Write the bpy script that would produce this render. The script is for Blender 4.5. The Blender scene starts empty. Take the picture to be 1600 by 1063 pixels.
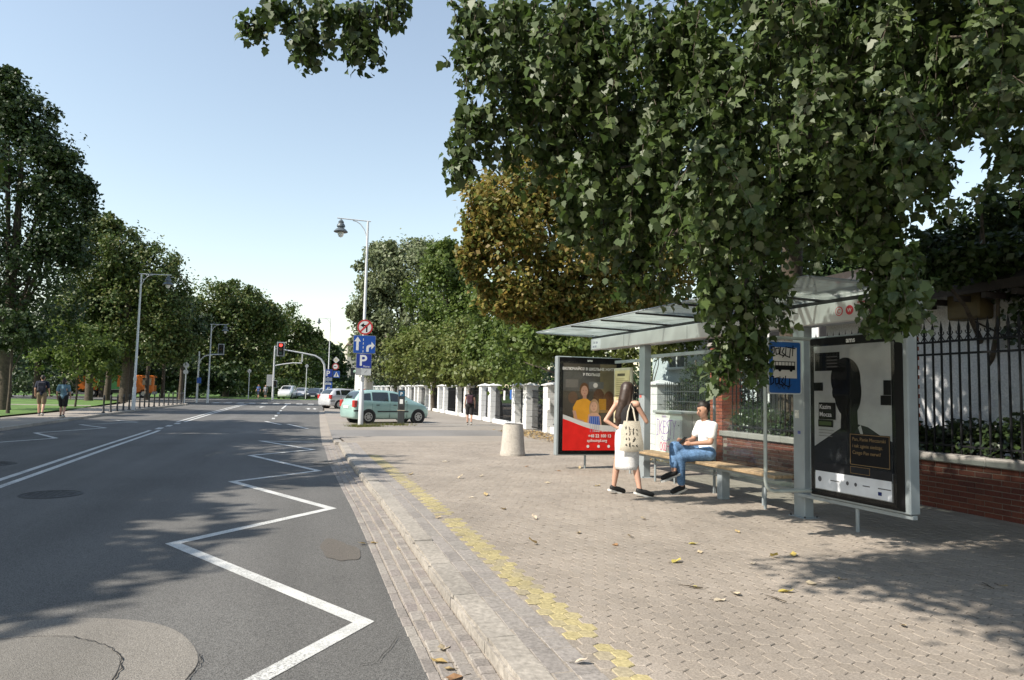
import bpy, bmesh, math, random
import numpy as np
from mathutils import Vector, Matrix
R_ = math.radians
sc = bpy.context.scene
col = sc.collection
# ------------------------------------------------------------------ camera
FPX, CAMH = 1089.0, 1.62
PITCH = math.atan((612 - 531.5) / FPX); YAW = math.atan(312 / FPX); ROLL = R_(1.25)
_fy = np.array([math.sin(YAW), math.cos(YAW), 0]); _r = np.array([math.cos(YAW), -math.sin(YAW), 0])
CF = _fy * math.cos(PITCH) + np.array([0, 0, 1.0]) * math.sin(PITCH)
_u = np.cross(_r, CF)
CR = _r * math.cos(ROLL) + _u * math.sin(ROLL); CU = -_r * math.sin(ROLL) + _u * math.cos(ROLL)
cam = bpy.data.objects.new('camera', bpy.data.cameras.new('camera')); col.objects.link(cam)
cam.matrix_world = Matrix(((CR[0], CU[0], -CF[0], 0), (CR[1], CU[1], -CF[1], 0), (CR[2], CU[2], -CF[2], CAMH), (0, 0, 0, 1)))
cam.data.sensor_width = 36; cam.data.lens = FPX / 1600 * 36; cam.data.clip_end = 3000; cam.data.clip_start = .05
sc.camera = cam
def P(px, py, depth):                       # survey helper: a point seen at a photo pixel, at a distance along the view axis
    v = CF * depth + CR * ((px - 800) / FPX * depth) - CU * ((py - 531.5) / FPX * depth)
    return np.array([0, 0, CAMH]) + v
def G(px, py, z=0.0):                       # survey helper: a ground point
    d = CF * FPX + CR * (px - 800) - CU * (py - 531.5)
    return np.array([0, 0, CAMH]) + d * ((z - CAMH) / d[2])
# ------------------------------------------------------------------ sky, sun, exposure
SUN_EL, SUN_AZ = R_(43), R_(-14)            # azimuth measured from -X towards +Y
SD = Vector((-math.cos(SUN_EL) * math.cos(SUN_AZ), math.cos(SUN_EL) * math.sin(SUN_AZ), math.sin(SUN_EL)))
w = bpy.data.worlds.new('World'); sc.world = w; w.use_nodes = True
nt = w.node_tree; bg = nt.nodes['Background']
sky = nt.nodes.new('ShaderNodeTexSky'); sky.sky_type = 'NISHITA'; sky.sun_disc = False
sky.sun_elevation = SUN_EL; sky.sun_rotation = math.atan2(SD.x, SD.y)
sky.air_density = 1.9; sky.dust_density = 1.3; sky.ozone_density = 0.8; sky.altitude = 2000
hs_ = nt.nodes.new('ShaderNodeHueSaturation'); hs_.inputs['Saturation'].default_value = .78; nt.links.new(sky.outputs[0], hs_.inputs['Color'])   # hazy, paler air
nt.links.new(hs_.outputs[0], bg.inputs[0]); bg.inputs[1].default_value = 0.13
sun = bpy.data.objects.new('sun', bpy.data.lights.new('sun', 'SUN')); col.objects.link(sun)
sun.data.energy = 5.0; sun.data.angle = R_(0.55); sun.data.color = (1.0, .925, .81)
sun.rotation_euler = SD.to_track_quat('Z', 'Y').to_euler(); sun.location = (0, 0, 60)
sc.view_settings.view_transform = 'Standard'; sc.view_settings.look = 'None'
sc.view_settings.exposure = 0.62; sc.view_settings.gamma = 1
sc.cycles.max_bounces = 6; sc.cycles.transparent_max_bounces = 8; sc.cycles.use_denoising = True
sc.cycles.sample_clamp_indirect = 4
rnd = random.Random(7)
# ------------------------------------------------------------------ materials
MATS = {}
def pm(name, c, rough=.6, var=.12, scale=6., bump=0., metal=0., spec=.5, fine=0., emit=0., alpha=None, trans=0., coat=0., space='Object'):
    if name in MATS: return MATS[name]
    m = bpy.data.materials.new(name); m.use_nodes = True; MATS[name] = m
    n, l = m.node_tree.nodes, m.node_tree.links; b = n['Principled BSDF']
    tc = n.new('ShaderNodeTexCoord'); nz = n.new('ShaderNodeTexNoise'); nz.inputs['Scale'].default_value = scale; nz.inputs['Detail'].default_value = 6
    src = tc.outputs['Object']
    if space == 'World':
        g = n.new('ShaderNodeNewGeometry'); src = g.outputs['Position']
    l.new(src, nz.inputs['Vector'])
    rp = n.new('ShaderNodeValToRGB'); rp.color_ramp.elements[0].position = .3; rp.color_ramp.elements[1].position = .7
    rp.color_ramp.elements[0].color = (*[x * (1 - var) for x in c], 1); rp.color_ramp.elements[1].color = (*[min(1, x * (1 + var)) for x in c], 1)
    l.new(nz.outputs['Fac'], rp.inputs[0]); out = rp.outputs[0]
    if fine:
        n2 = n.new('ShaderNodeTexNoise'); n2.inputs['Scale'].default_value = fine; n2.inputs['Detail'].default_value = 3; l.new(src, n2.inputs['Vector'])
        mx = n.new('ShaderNodeMix'); mx.data_type = 'RGBA'; mx.blend_type = 'OVERLAY'; mx.inputs[0].default_value = .75
        l.new(out, mx.inputs[6]); l.new(n2.outputs['Fac'], mx.inputs[7]); out = mx.outputs[2]
    l.new(out, b.inputs['Base Color'])
    b.inputs['Roughness'].default_value = rough; b.inputs['Metallic'].default_value = metal; b.inputs['Specular IOR Level'].default_value = spec
    if coat: b.inputs['Coat Weight'].default_value = coat; b.inputs['Coat Roughness'].default_value = .05
    if trans: b.inputs['Transmission Weight'].default_value = trans
    if alpha is not None: b.inputs['Alpha'].default_value = alpha
    if emit: l.new(out, b.inputs['Emission Color']); b.inputs['Emission Strength'].default_value = emit
    if bump:
        n3 = n.new('ShaderNodeTexNoise'); n3.inputs['Scale'].default_value = fine or scale * 6; n3.inputs['Detail'].default_value = 5; l.new(src, n3.inputs['Vector'])
        bp = n.new('ShaderNodeBump'); bp.inputs['Strength'].default_value = bump; bp.inputs['Distance'].default_value = .01
        l.new(n3.outputs['Fac'], bp.inputs['Height']); l.new(bp.outputs[0], b.inputs['Normal'])
    return m
def rand_mat(name, stops, rough=.75, mode='island', fine=60., bump=.2, trans=0., spec=.4, stain=0.):
    """colour picked per loose piece or per object"""
    if name in MATS: return MATS[name]
    m = bpy.data.materials.new(name); m.use_nodes = True; MATS[name] = m
    n, l = m.node_tree.nodes, m.node_tree.links; b = n['Principled BSDF']
    if mode == 'island': rn = n.new('ShaderNodeNewGeometry').outputs['Random Per Island']
    else: rn = n.new('ShaderNodeObjectInfo').outputs['Random']
    rp = n.new('ShaderNodeValToRGB'); e = rp.color_ramp.elements
    for i, c in enumerate(stops):
        if i < 2: q = e[i]; q.position = i / (len(stops) - 1)
        else: q = e.new(i / (len(stops) - 1))
        q.color = (*c, 1)
    for i in range(len(stops)): e[i].position = i / (len(stops) - 1); e[i].color = (*stops[i], 1)
    l.new(rn, rp.inputs[0]); out = rp.outputs[0]
    if fine:
        g = n.new('ShaderNodeNewGeometry'); n2 = n.new('ShaderNodeTexNoise'); n2.inputs['Scale'].default_value = fine; n2.inputs['Detail'].default_value = 4
        l.new(g.outputs['Position'], n2.inputs['Vector'])
        mx = n.new('ShaderNodeMix'); mx.data_type = 'RGBA'; mx.blend_type = 'OVERLAY'; mx.inputs[0].default_value = .6
        l.new(out, mx.inputs[6]); l.new(n2.outputs['Fac'], mx.inputs[7]); out = mx.outputs[2]
        if bump:
            bp = n.new('ShaderNodeBump'); bp.inputs['Strength'].default_value = bump; bp.inputs['Distance'].default_value = .01
            l.new(n2.outputs['Fac'], bp.inputs['Height']); l.new(bp.outputs[0], b.inputs['Normal'])
    if stain:
        g2 = n.new('ShaderNodeNewGeometry'); n4 = n.new('ShaderNodeTexNoise'); n4.inputs['Scale'].default_value = .9; n4.inputs['Detail'].default_value = 9; n4.inputs['Roughness'].default_value = .65; l.new(g2.outputs['Position'], n4.inputs['Vector'])
        mr = n.new('ShaderNodeMapRange'); mr.inputs[1].default_value = .3; mr.inputs[2].default_value = .72; mr.inputs[3].default_value = 1 - stain; mr.inputs[4].default_value = 1 + stain * .6; l.new(n4.outputs['Fac'], mr.inputs[0])
        vm = n.new('ShaderNodeVectorMath'); vm.operation = 'SCALE'; l.new(out, vm.inputs[0]); l.new(mr.outputs[0], vm.inputs['Scale']); out = vm.outputs[0]
    l.new(out, b.inputs['Base Color']); b.inputs['Roughness'].default_value = rough; b.inputs['Specular IOR Level'].default_value = spec
    if trans:
        t = n.new('ShaderNodeBsdfTranslucent'); l.new(out, t.inputs['Color']); ms = n.new('ShaderNodeMixShader'); ms.inputs[0].default_value = trans
        l.new(b.outputs[0], ms.inputs[1]); l.new(t.outputs[0], ms.inputs[2]); l.new(ms.outputs[0], n['Material Output'].inputs['Surface'])
    return m
def glass_mat(name, tint=(.85, .93, .92), refl=.8, dirt=.06, base=.035):
    if name in MATS: return MATS[name]
    m = bpy.data.materials.new(name); m.use_nodes = True; MATS[name] = m
    n, l = m.node_tree.nodes, m.node_tree.links; n.remove(n['Principled BSDF'])
    t = n.new('ShaderNodeBsdfTransparent'); t.inputs[0].default_value = (*tint, 1)
    g = n.new('ShaderNodeBsdfGlossy'); g.inputs['Roughness'].default_value = .03
    d = n.new('ShaderNodeMixShader'); d1 = n.new('ShaderNodeBsdfDiffuse'); d1.inputs[0].default_value = (.6, .62, .6, 1)
    d2 = n.new('ShaderNodeBsdfTranslucent'); d2.inputs[0].default_value = (.75, .8, .77, 1); l.new(d1.outputs[0], d.inputs[1]); l.new(d2.outputs[0], d.inputs[2]); d.inputs[0].default_value = .65
    nz = n.new('ShaderNodeTexNoise'); nz.inputs['Scale'].default_value = 4; mr = n.new('ShaderNodeMapRange')
    mr.inputs[3].default_value = 0; mr.inputs[4].default_value = dirt * 2; l.new(nz.outputs['Fac'], mr.inputs[0])
    a = n.new('ShaderNodeMixShader'); fr = n.new('ShaderNodeLayerWeight'); fr.inputs[0].default_value = .5
    pw = n.new('ShaderNodeMath'); pw.operation = 'POWER'; pw.inputs[1].default_value = 4.5; l.new(fr.outputs['Facing'], pw.inputs[0])
    ma = n.new('ShaderNodeMath'); ma.operation = 'MULTIPLY_ADD'; ma.inputs[1].default_value = refl; ma.inputs[2].default_value = base; l.new(pw.outputs[0], ma.inputs[0])
    l.new(ma.outputs[0], a.inputs[0]); l.new(t.outputs[0], a.inputs[1]); l.new(g.outputs[0], a.inputs[2])
    c = n.new('ShaderNodeMixShader'); l.new(mr.outputs[0], c.inputs[0]); l.new(a.outputs[0], c.inputs[1]); l.new(d.outputs[0], c.inputs[2])
    l.new(c.outputs[0], n['Material Output'].inputs['Surface'])
    return m
def asphalt(name, c, lo=.55, hi=1.5, scale=170.):
    m = pm(name, c, .85, .13, .35, bump=.6, fine=150, space='World', spec=.3); n, l = m.node_tree.nodes, m.node_tree.links; b = n['Principled BSDF']
    src = b.inputs['Base Color'].links[0].from_socket; g = n.new('ShaderNodeNewGeometry'); v = n.new('ShaderNodeTexVoronoi'); v.inputs['Scale'].default_value = scale; l.new(g.outputs['Position'], v.inputs['Vector'])
    sp = n.new('ShaderNodeSeparateColor'); l.new(v.outputs['Color'], sp.inputs[0]); mr = n.new('ShaderNodeMapRange'); mr.inputs[3].default_value = lo; mr.inputs[4].default_value = hi; l.new(sp.outputs[0], mr.inputs[0])
    mp = n.new('ShaderNodeMapping'); mp.inputs['Scale'].default_value = (1.1, .06, 1); l.new(g.outputs['Position'], mp.inputs[0]); nz = n.new('ShaderNodeTexNoise'); nz.inputs['Scale'].default_value = 1.; nz.inputs['Detail'].default_value = 5; l.new(mp.outputs[0], nz.inputs['Vector'])
    mr2 = n.new('ShaderNodeMapRange'); mr2.inputs[1].default_value = .3; mr2.inputs[2].default_value = .7; mr2.inputs[3].default_value = .82; mr2.inputs[4].default_value = 1.18; l.new(nz.outputs['Fac'], mr2.inputs[0])
    mu = n.new('ShaderNodeMath'); mu.operation = 'MULTIPLY'; l.new(mr.outputs[0], mu.inputs[0]); l.new(mr2.outputs[0], mu.inputs[1])
    vm = n.new('ShaderNodeVectorMath'); vm.operation = 'SCALE'; l.new(src, vm.inputs[0]); l.new(mu.outputs[0], vm.inputs['Scale']); l.new(vm.outputs[0], b.inputs['Base Color'])
    return m
def worn_paint(name, c, under, wear=.45):
    m = pm(name, c, .65, .15, 5, bump=.4, fine=130, space='World'); n, l = m.node_tree.nodes, m.node_tree.links; b = n['Principled BSDF']; src = b.inputs['Base Color'].links[0].from_socket
    g = n.new('ShaderNodeNewGeometry'); nz = n.new('ShaderNodeTexNoise'); nz.inputs['Scale'].default_value = 55; nz.inputs['Detail'].default_value = 10; nz.inputs['Roughness'].default_value = .8; l.new(g.outputs['Position'], nz.inputs['Vector'])
    n2 = n.new('ShaderNodeTexNoise'); n2.inputs['Scale'].default_value = 1.3; l.new(g.outputs['Position'], n2.inputs['Vector'])
    ad = n.new('ShaderNodeMath'); ad.operation = 'MULTIPLY_ADD'; ad.inputs[1].default_value = .35; l.new(n2.outputs['Fac'], ad.inputs[0]); l.new(nz.outputs['Fac'], ad.inputs[2])
    rp = n.new('ShaderNodeValToRGB'); rp.color_ramp.elements[0].position = wear + .08; rp.color_ramp.elements[1].position = wear + .2; l.new(ad.outputs[0], rp.inputs[0])
    mx = n.new('ShaderNodeMix'); mx.data_type = 'RGBA'; mx.inputs[6].default_value = (*under, 1); l.new(rp.outputs[0], mx.inputs[0]); l.new(src, mx.inputs[7]); l.new(mx.outputs[2], b.inputs['Base Color'])
    return m
# ------------------------------------------------------------------ mesh helpers
class MB:
    def __init__(s): s.v = []; s.f = []; s.mi = []; s.m = 0
    def add(s, vs, fs):
        o = len(s.v); s.v += [tuple(p) for p in vs]; s.f += [tuple(i + o for i in f) for f in fs]; s.mi += [s.m] * len(fs); return s
    def quad(s, a, b, c, d): return s.add([a, b, c, d], [(0, 1, 2, 3)])
    def poly(s, pts): return s.add(pts, [tuple(range(len(pts)))])
    def box(s, x0, x1, y0, y1, z0, z1, ch=0.):
        if ch <= 0:
            vs = [(x, y, z) for z in (z0, z1) for y in (y0, y1) for x in (x0, x1)]
            return s.add(vs, [(0, 2, 3, 1), (4, 5, 7, 6), (0, 1, 5, 4), (2, 6, 7, 3), (0, 4, 6, 2), (1, 3, 7, 5)])
        bm = bmesh.new(); bmesh.ops.create_cube(bm, size=1)
        for v in bm.verts: v.co = ((x0 + x1) / 2 + v.co.x * (x1 - x0), (y0 + y1) / 2 + v.co.y * (y1 - y0), (z0 + z1) / 2 + v.co.z * (z1 - z0))
        bmesh.ops.bevel(bm, geom=bm.edges[:], offset=ch, segments=1, affect='EDGES')
        s.bm(bm); return s
    def bm(s, bm):
        bm.verts.index_update(); s.add([v.co[:] for v in bm.verts], [[v.index for v in f.verts] for f in bm.faces]); bm.free()
    def prism(s, pts, z0, z1):                  # polygon in xy, extruded in z
        n = len(pts); vs = [(x, y, z0) for x, y in pts] + [(x, y, z1) for x, y in pts]
        return s.add(vs, [tuple(range(n))[::-1], tuple(range(n, 2 * n))] + [(i, (i + 1) % n, n + (i + 1) % n, n + i) for i in range(n)])
    def plate(s, pts, y0, y1):                  # polygon in xz, extruded in y (front = y0)
        n = len(pts); vs = [(x, y0, z) for x, z in pts] + [(x, y1, z) for x, z in pts]
        return s.add(vs, [tuple(range(n)), tuple(range(n, 2 * n))[::-1]] + [((i + 1) % n, i, n + i, n + (i + 1) % n) for i in range(n)])
    def tube(s, pts, rs, n=10, caps=True):
        pts = [Vector(p) for p in pts]; rs = rs if hasattr(rs, '__len__') else [rs] * len(pts); vs = []; fs = []
        up = None
        for i, p in enumerate(pts):
            t = (pts[min(i + 1, len(pts) - 1)] - pts[max(i - 1, 0)]).normalized()
            if up is None:
                up = Vector((0, 0, 1)) if abs(t.z) < .9 else Vector((1, 0, 0))
            a = t.cross(up).normalized(); up = a.cross(t).normalized(); b = up
            for k in range(n):
                q = 2 * math.pi * k / n; vs.append(p + (a * math.cos(q) + b * math.sin(q)) * rs[i])
        for i in range(len(pts) - 1):
            for k in range(n): fs.append((i * n + k, i * n + (k + 1) % n, (i + 1) * n + (k + 1) % n, (i + 1) * n + k))
        if caps: fs += [tuple(range(n))[::-1], tuple(range((len(pts) - 1) * n, len(pts) * n))]
        return s.add(vs, fs)
    def lathe(s, prof, n=20, c=(0, 0, 0)):       # prof: (r, z) from bottom to top
        vs = []; fs = []
        for r, z in prof:
            for k in range(n): a = 2 * math.pi * k / n; vs.append((c[0] + r * math.cos(a), c[1] + r * math.sin(a), c[2] + z))
        for i in range(len(prof) - 1):
            for k in range(n): fs.append((i * n + k, i * n + (k + 1) % n, (i + 1) * n + (k + 1) % n, (i + 1) * n + k))
        fs += [tuple(range(n))[::-1], tuple(range((len(prof) - 1) * n, len(prof) * n))]
        return s.add(vs, fs)
    def capsule(s, p0, r0, p1, r1, n=12):
        p0, p1 = Vector(p0), Vector(p1); d = p1 - p0; L = d.length
        t = d / L if L > 1e-6 else Vector((0, 0, 1)); pts = []; rs = []
        for a in (80, 55, 28): pts.append(p0 - t * r0 * math.sin(R_(a))); rs.append(r0 * math.cos(R_(a)))
        pts += [p0, p0 + d * .5, p1]; rs += [r0, (r0 + r1) / 2, r1]
        for a in (28, 55, 80): pts.append(p1 + t * r1 * math.sin(R_(a))); rs.append(r1 * math.cos(R_(a)))
        return s.tube(pts, rs, n)
    def ell(s, c, rx, ry, rz, n=14, m=9, rot=None):
        vs = []; fs = []
        for i in range(1, m):
            th = math.pi * i / m
            for k in range(n):
                a = 2 * math.pi * k / n; p = Vector((rx * math.sin(th) * math.cos(a), ry * math.sin(th) * math.sin(a), -rz * math.cos(th)))
                if rot: p = rot @ p
                vs.append(p + Vector(c))
        for i in range(m - 2):
            for k in range(n): fs.append((i * n + k, i * n + (k + 1) % n, (i + 1) * n + (k + 1) % n, (i + 1) * n + k))
        fs += [tuple(range(n))[::-1], tuple(range((m - 2) * n, (m - 1) * n))]
        return s.add(vs, fs)
    def mesh(s, name, mats, smooth=False):
        me = bpy.data.meshes.new(name); me.from_pydata(s.v, [], s.f)
        for m in (mats if isinstance(mats, (list, tuple)) else [mats]): me.materials.append(m)
        if isinstance(mats, (list, tuple)) and len(mats) > 1: me.polygons.foreach_set('material_index', s.mi)
        if smooth: me.polygons.foreach_set('use_smooth', [True] * len(me.polygons))
        me.update(); return me
    def build(s, name, mats, parent=None, smooth=False, loc=None, rot=None):
        return link(name, s.mesh(name, mats, smooth), parent, loc, rot)
def link(name, me, parent=None, loc=None, rot=None):
    o = bpy.data.objects.new(name, me); col.objects.link(o)
    if parent: o.parent = parent
    if loc is not None: o.location = loc
    if rot is not None: o.rotation_euler = rot
    return o
def tag(o, label=None, cat=None, group=None, kind=None):
    for k, v in (('label', label), ('category', cat), ('group', group), ('kind', kind)):
        if v: o[k] = v
    return o
def thing(name, label, cat, loc=(0, 0, 0), rotz=0., group=None):
    o = bpy.data.objects.new(name, None); col.objects.link(o); o.location = loc; o.rotation_euler = (0, 0, rotz); o.empty_display_size = .2
    return tag(o, label, cat, group)
def smooth_angle(o, deg=40):
    me = o.data; me.polygons.foreach_set('use_smooth', [True] * len(me.polygons))
    try: me.set_sharp_from_angle(angle=R_(deg))
    except Exception: pass
    return o
def text(name, s, size, mat, parent, loc, rot=(math.pi / 2, 0, 0), align='LEFT', ext=.0006, sx=1., bold=0.):
    cu = bpy.data.curves.new(name, 'FONT'); cu.body = s; cu.size = size; cu.extrude = ext; cu.align_x = align; cu.resolution_u = 3; cu.offset = bold
    t = bpy.data.objects.new(name, cu); col.objects.link(t)
    me = bpy.data.meshes.new_from_object(t.evaluated_get(bpy.context.evaluated_depsgraph_get()))
    bpy.data.objects.remove(t); bpy.data.curves.remove(cu); me.materials.clear(); me.materials.append(mat)
    o = link(name, me, parent, loc, rot); o.scale = (sx, 1, 1); return o
def strokes(name, lines, wd, mat, parent, y, smooth=True):
    """flat pen strokes in the xz plane facing -y"""
    mb = MB()
    for ln in lines:
        for (a, b) in zip(ln[:-1], ln[1:]):
            d = Vector((b[0] - a[0], b[1] - a[1])); 
            if d.length < 1e-6: continue
            d.normalize(); n = Vector((-d.y, d.x)) * wd / 2; e = d * wd * .4
            mb.quad((a[0] - e.x - n.x, y, a[1] - e.y - n.y), (b[0] + e.x - n.x, y, b[1] + e.y - n.y), (b[0] + e.x + n.x, y, b[1] + e.y + n.y), (a[0] - e.x + n.x, y, a[1] - e.y + n.y))
            y -= .00002
    return mb.build(name, mat, parent)
def sheet(name, pts, z, mat, kind='structure', parent=None):
    mb = MB(); mb.poly([(x, y, z) for x, y in pts]); o = mb.build(name, mat, parent)
    if kind: o['kind'] = kind
    return o
def ribbon(mb, pts, wd, z):
    """painted polyline with mitred corners on the ground"""
    pts = [Vector((p[0], p[1])) for p in pts]; L = []; Rr = []
    for i, p in enumerate(pts):
        a = (p - pts[i - 1]).normalized() if i else None; b = (pts[i + 1] - p).normalized() if i < len(pts) - 1 else None
        if a is None: n = Vector((-b.y, b.x)); k = 1
        elif b is None: n = Vector((-a.y, a.x)); k = 1
        else:
            na, nb = Vector((-a.y, a.x)), Vector((-b.y, b.x)); n = (na + nb).normalized(); k = 1 / max(.3, n.dot(na))
        L.append(p + n * wd / 2 * k); Rr.append(p - n * wd / 2 * k)
    for i in range(len(pts) - 1):
        mb.quad((*Rr[i], z), (*Rr[i + 1], z), (*L[i + 1], z), (*L[i], z))
def np_mesh(name, V, faces_n, mat):
    """V: (N,k,3) array of N faces of k corners"""
    N, k, _ = V.shape; me = bpy.data.meshes.new(name); me.vertices.add(N * k); me.vertices.foreach_set('co', V.reshape(-1).astype(np.float32))
    me.loops.add(N * k); me.loops.foreach_set('vertex_index', np.arange(N * k, dtype=np.int32)); me.polygons.add(N)
    me.polygons.foreach_set('loop_start', np.arange(0, N * k, k, dtype=np.int32)); me.polygons.foreach_set('loop_total', np.full(N, k, dtype=np.int32))
    me.materials.append(mat); me.update(calc_edges=True); return me
# ------------------------------------------------------------------ ground, road, pavement
M_asph = asphalt('asphalt', (.122, .119, .114))
M_patch = asphalt('asphalt_patch', (.20, .185, .165), .7, 1.3, 230)
M_patch2 = asphalt('asphalt_patch_inner', (.175, .164, .148), .7, 1.3, 230)
M_crack = pm('crack', (.02, .019, .018), .9)
M_paint = worn_paint('road_paint', (.56, .56, .54), (.17, .168, .162))
M_soil = pm('soil', (.16, .13, .10), .95, .3, 1.2, bump=.6, fine=40, space='World')
M_grass = pm('lawn_green', (.085, .16, .03), .9, .35, .7, bump=1., fine=45, space='World')
M_pave = pm('pavement_slab', (.285, .25, .213), .85, .12, .5, bump=.35, fine=70, space='World')
M_park = pm('parking_blocks', (.25, .223, .193), .85, .12, .4, bump=.3, fine=50, space='World')
M_drive = pm('driveway_blocks', (.19, .18, .17), .85, .15, .6, bump=.3, fine=50, space='World')
M_joint = pm('joint_sand', (.27, .235, .195), .95, .2, 3, fine=80, space='World')
M_kerb = rand_mat('kerb_granite', [(.33, .30, .262), (.37, .337, .295), (.31, .283, .25)], .8, 'object', 26, .5, stain=.3)
M_sett = rand_mat('gutter_sett', [(.20, .18, .165), (.27, .245, .22), (.235, .205, .19), (.30, .275, .245)], .85, 'object', 50, .4)
M_sett_i = rand_mat('gutter_sett_far', [(.20, .18, .165), (.27, .245, .22), (.235, .205, .19), (.30, .275, .245)], .85, 'island', 50, .4)
M_border = rand_mat('border_slab', [(.225, .205, .19), (.28, .255, .235), (.25, .23, .21)], .85, 'object', 40, .3)
M_border_i = rand_mat('border_slab_far', [(.225, .205, .19), (.28, .255, .235), (.25, .23, .21)], .85, 'island', 40, .3)
PAV = [(.275, .237, .198), (.305, .264, .223), (.285, .246, .207), (.315, .274, .233), (.268, .233, .198)]
M_pav = rand_mat('paver_beige', PAV, .85, 'object', 70, .3, stain=.22); M_pav_i = rand_mat('paver_beige_far', PAV, .85, 'island', 70, .3, stain=.22)
YEL = [(.37, .315, .165), (.40, .34, .175), (.35, .30, .175), (.31, .268, .19)]
M_yel = rand_mat('paver_yellow', YEL, .8, 'object', 45, .3, stain=.25); M_yel_i = rand_mat('paver_yellow_far', YEL, .8, 'island', 45, .3, stain=.25)

sheet('ground', [(-500, -200), (500, -200), (500, 900), (-500, 900)], -.06, M_soil)
KY = [-6, 3.6, 5.3, 8.2, 9.75, 11.7, 15.7, 21.4, 30, 45, 60, 75]; KX = [1.2, 1.10, 1.05, 1.02, .99, .93, .83, .80, .85, 1.0, 1.25, 1.3]
def kx(y): return float(np.interp(y, KY, KX))
def lx(y): return float(np.interp(y, [-6, 26, 35, 50, 60, 66, 70], [-9.5, -9.5, -9.6, -9.7, -9.3, -10.5, -14]))
# road carriageway with the crossing street
ys = list(range(-6, 70, 2))
rd = [(kx(y) - .385 if y < 23 else kx(y) - .2, y) for y in ys] + [(1.3, 71), (3, 73.5), (8, 75), (90, 75), (90, 92), (-90, 92), (-90, 74), (-16, 73), (-14, 70)] + [(lx(y) + .0, y) for y in reversed(ys)]
mb = MB()
for i in range(len(ys) - 1):
    a, b = ys[i], ys[i + 1]; mb.quad((lx(a), a, 0), ((kx(a) - .385 if a < 23 else kx(a) - .2), a, 0), ((kx(b) - .385 if b < 23 else kx(b) - .2), b, 0), (lx(b), b, 0))
mb.poly([(lx(68), 68, 0), (1.1, 68, 0), (1.4, 71, 0), (3, 73.5, 0), (8, 75, 0), (90, 75, 0), (90, 92, 0), (-90, 92, 0), (-90, 74, 0), (-16, 73, 0), (-13, 70.5, 0)])
road = tag(mb.build('road', M_asph), kind='structure')
# road paint (children of the road)
PZ = .004
mb = MB()
zig = [(-1.05, 3.1), (.42, 5.05), (-1.28, 7.89), (.33, 9.79), (-1.20, 12.73), (.21, 14.20), (-1.28, 17.44), (.13, 18.97), (-1.34, 22.0), (.15, 21.5)]
ribbon(mb, zig, .125, PZ); mb.build('zigzag_line', M_paint, road)
mb = MB(); ribbon(mb, [(-8.6, 16.4), (-6.95, 18.3), (-8.2, 20.6), (-6.96, 22.97), (-8.25, 25.3), (-7.0, 28.19), (-8.4, 30.3), (-6.9, 32.5), (-8.42, 34.6)], .12, PZ); mb.build('zigzag_line', M_paint, road)
cl = [(-4.35, -6), (-4.52, 10), (-4.68, 14.5), (-4.9, 20), (-5.08, 26), (-5.3, 33), (-5.45, 45), (-5.5, 67)]
for off in (-.17, .12):
    mb = MB(); ribbon(mb, [(x + off, y) for x, y in cl if (y < 27)] + [(-5.08 + off - .06, 27)], .12, PZ); mb.build('centre_line', M_paint, road)
    mb = MB(); ribbon(mb, [(x + off, y) for x, y in cl if y > 31], .12, PZ); mb.build('centre_line', M_paint, road)
for y in (27.6, 29.4, 31.2): mb = MB(); ribbon(mb, [(-5.2, y), (-5.26, y + 1.0)], .2, PZ); mb.build('centre_dash', M_paint, road)
for y0, y1, x in [(36.6, 38, -1.72), (40, 41.6, -1.75), (44, 45.8, -1.8), (48.5, 50.5, -1.85), (53.5, 66.5, -1.95)]:
    mb = MB(); ribbon(mb, [(x, y0), (x - .04, y1)], .15, PZ); mb.build('lane_dash', M_paint, road)
mb = MB(); ribbon(mb, [(-1.95, 34.2), (-1.15, 31.4)], .14, PZ); mb.build('bay_line', M_paint, road)
mb = MB(); ribbon(mb, [(-.9, 31.9), (-.05, 28.5)], .13, PZ); mb.build('bay_line', M_paint, road)
for i in range(9):
    x = -8.6 + i * 1.05
    mb = MB(); mb.quad((x, 68, PZ), (x + .55, 68, PZ), (x + .55, 71, PZ), (x, 71, PZ)); mb.build('crossing_stripe', M_paint, road)
for x, y in [(-3.6, 58), (-.1, 55), (.35, 55)]:
    mb = MB(); mb.poly([(x - .08, y - 2, PZ), (x + .08, y - 2, PZ), (x + .08, y + .2, PZ), (x + .3, y + .2, PZ), (x, y + 1.4, PZ), (x - .3, y + .2, PZ), (x - .08, y + .2, PZ)]); mb.build('lane_arrow', M_paint, road)
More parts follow.
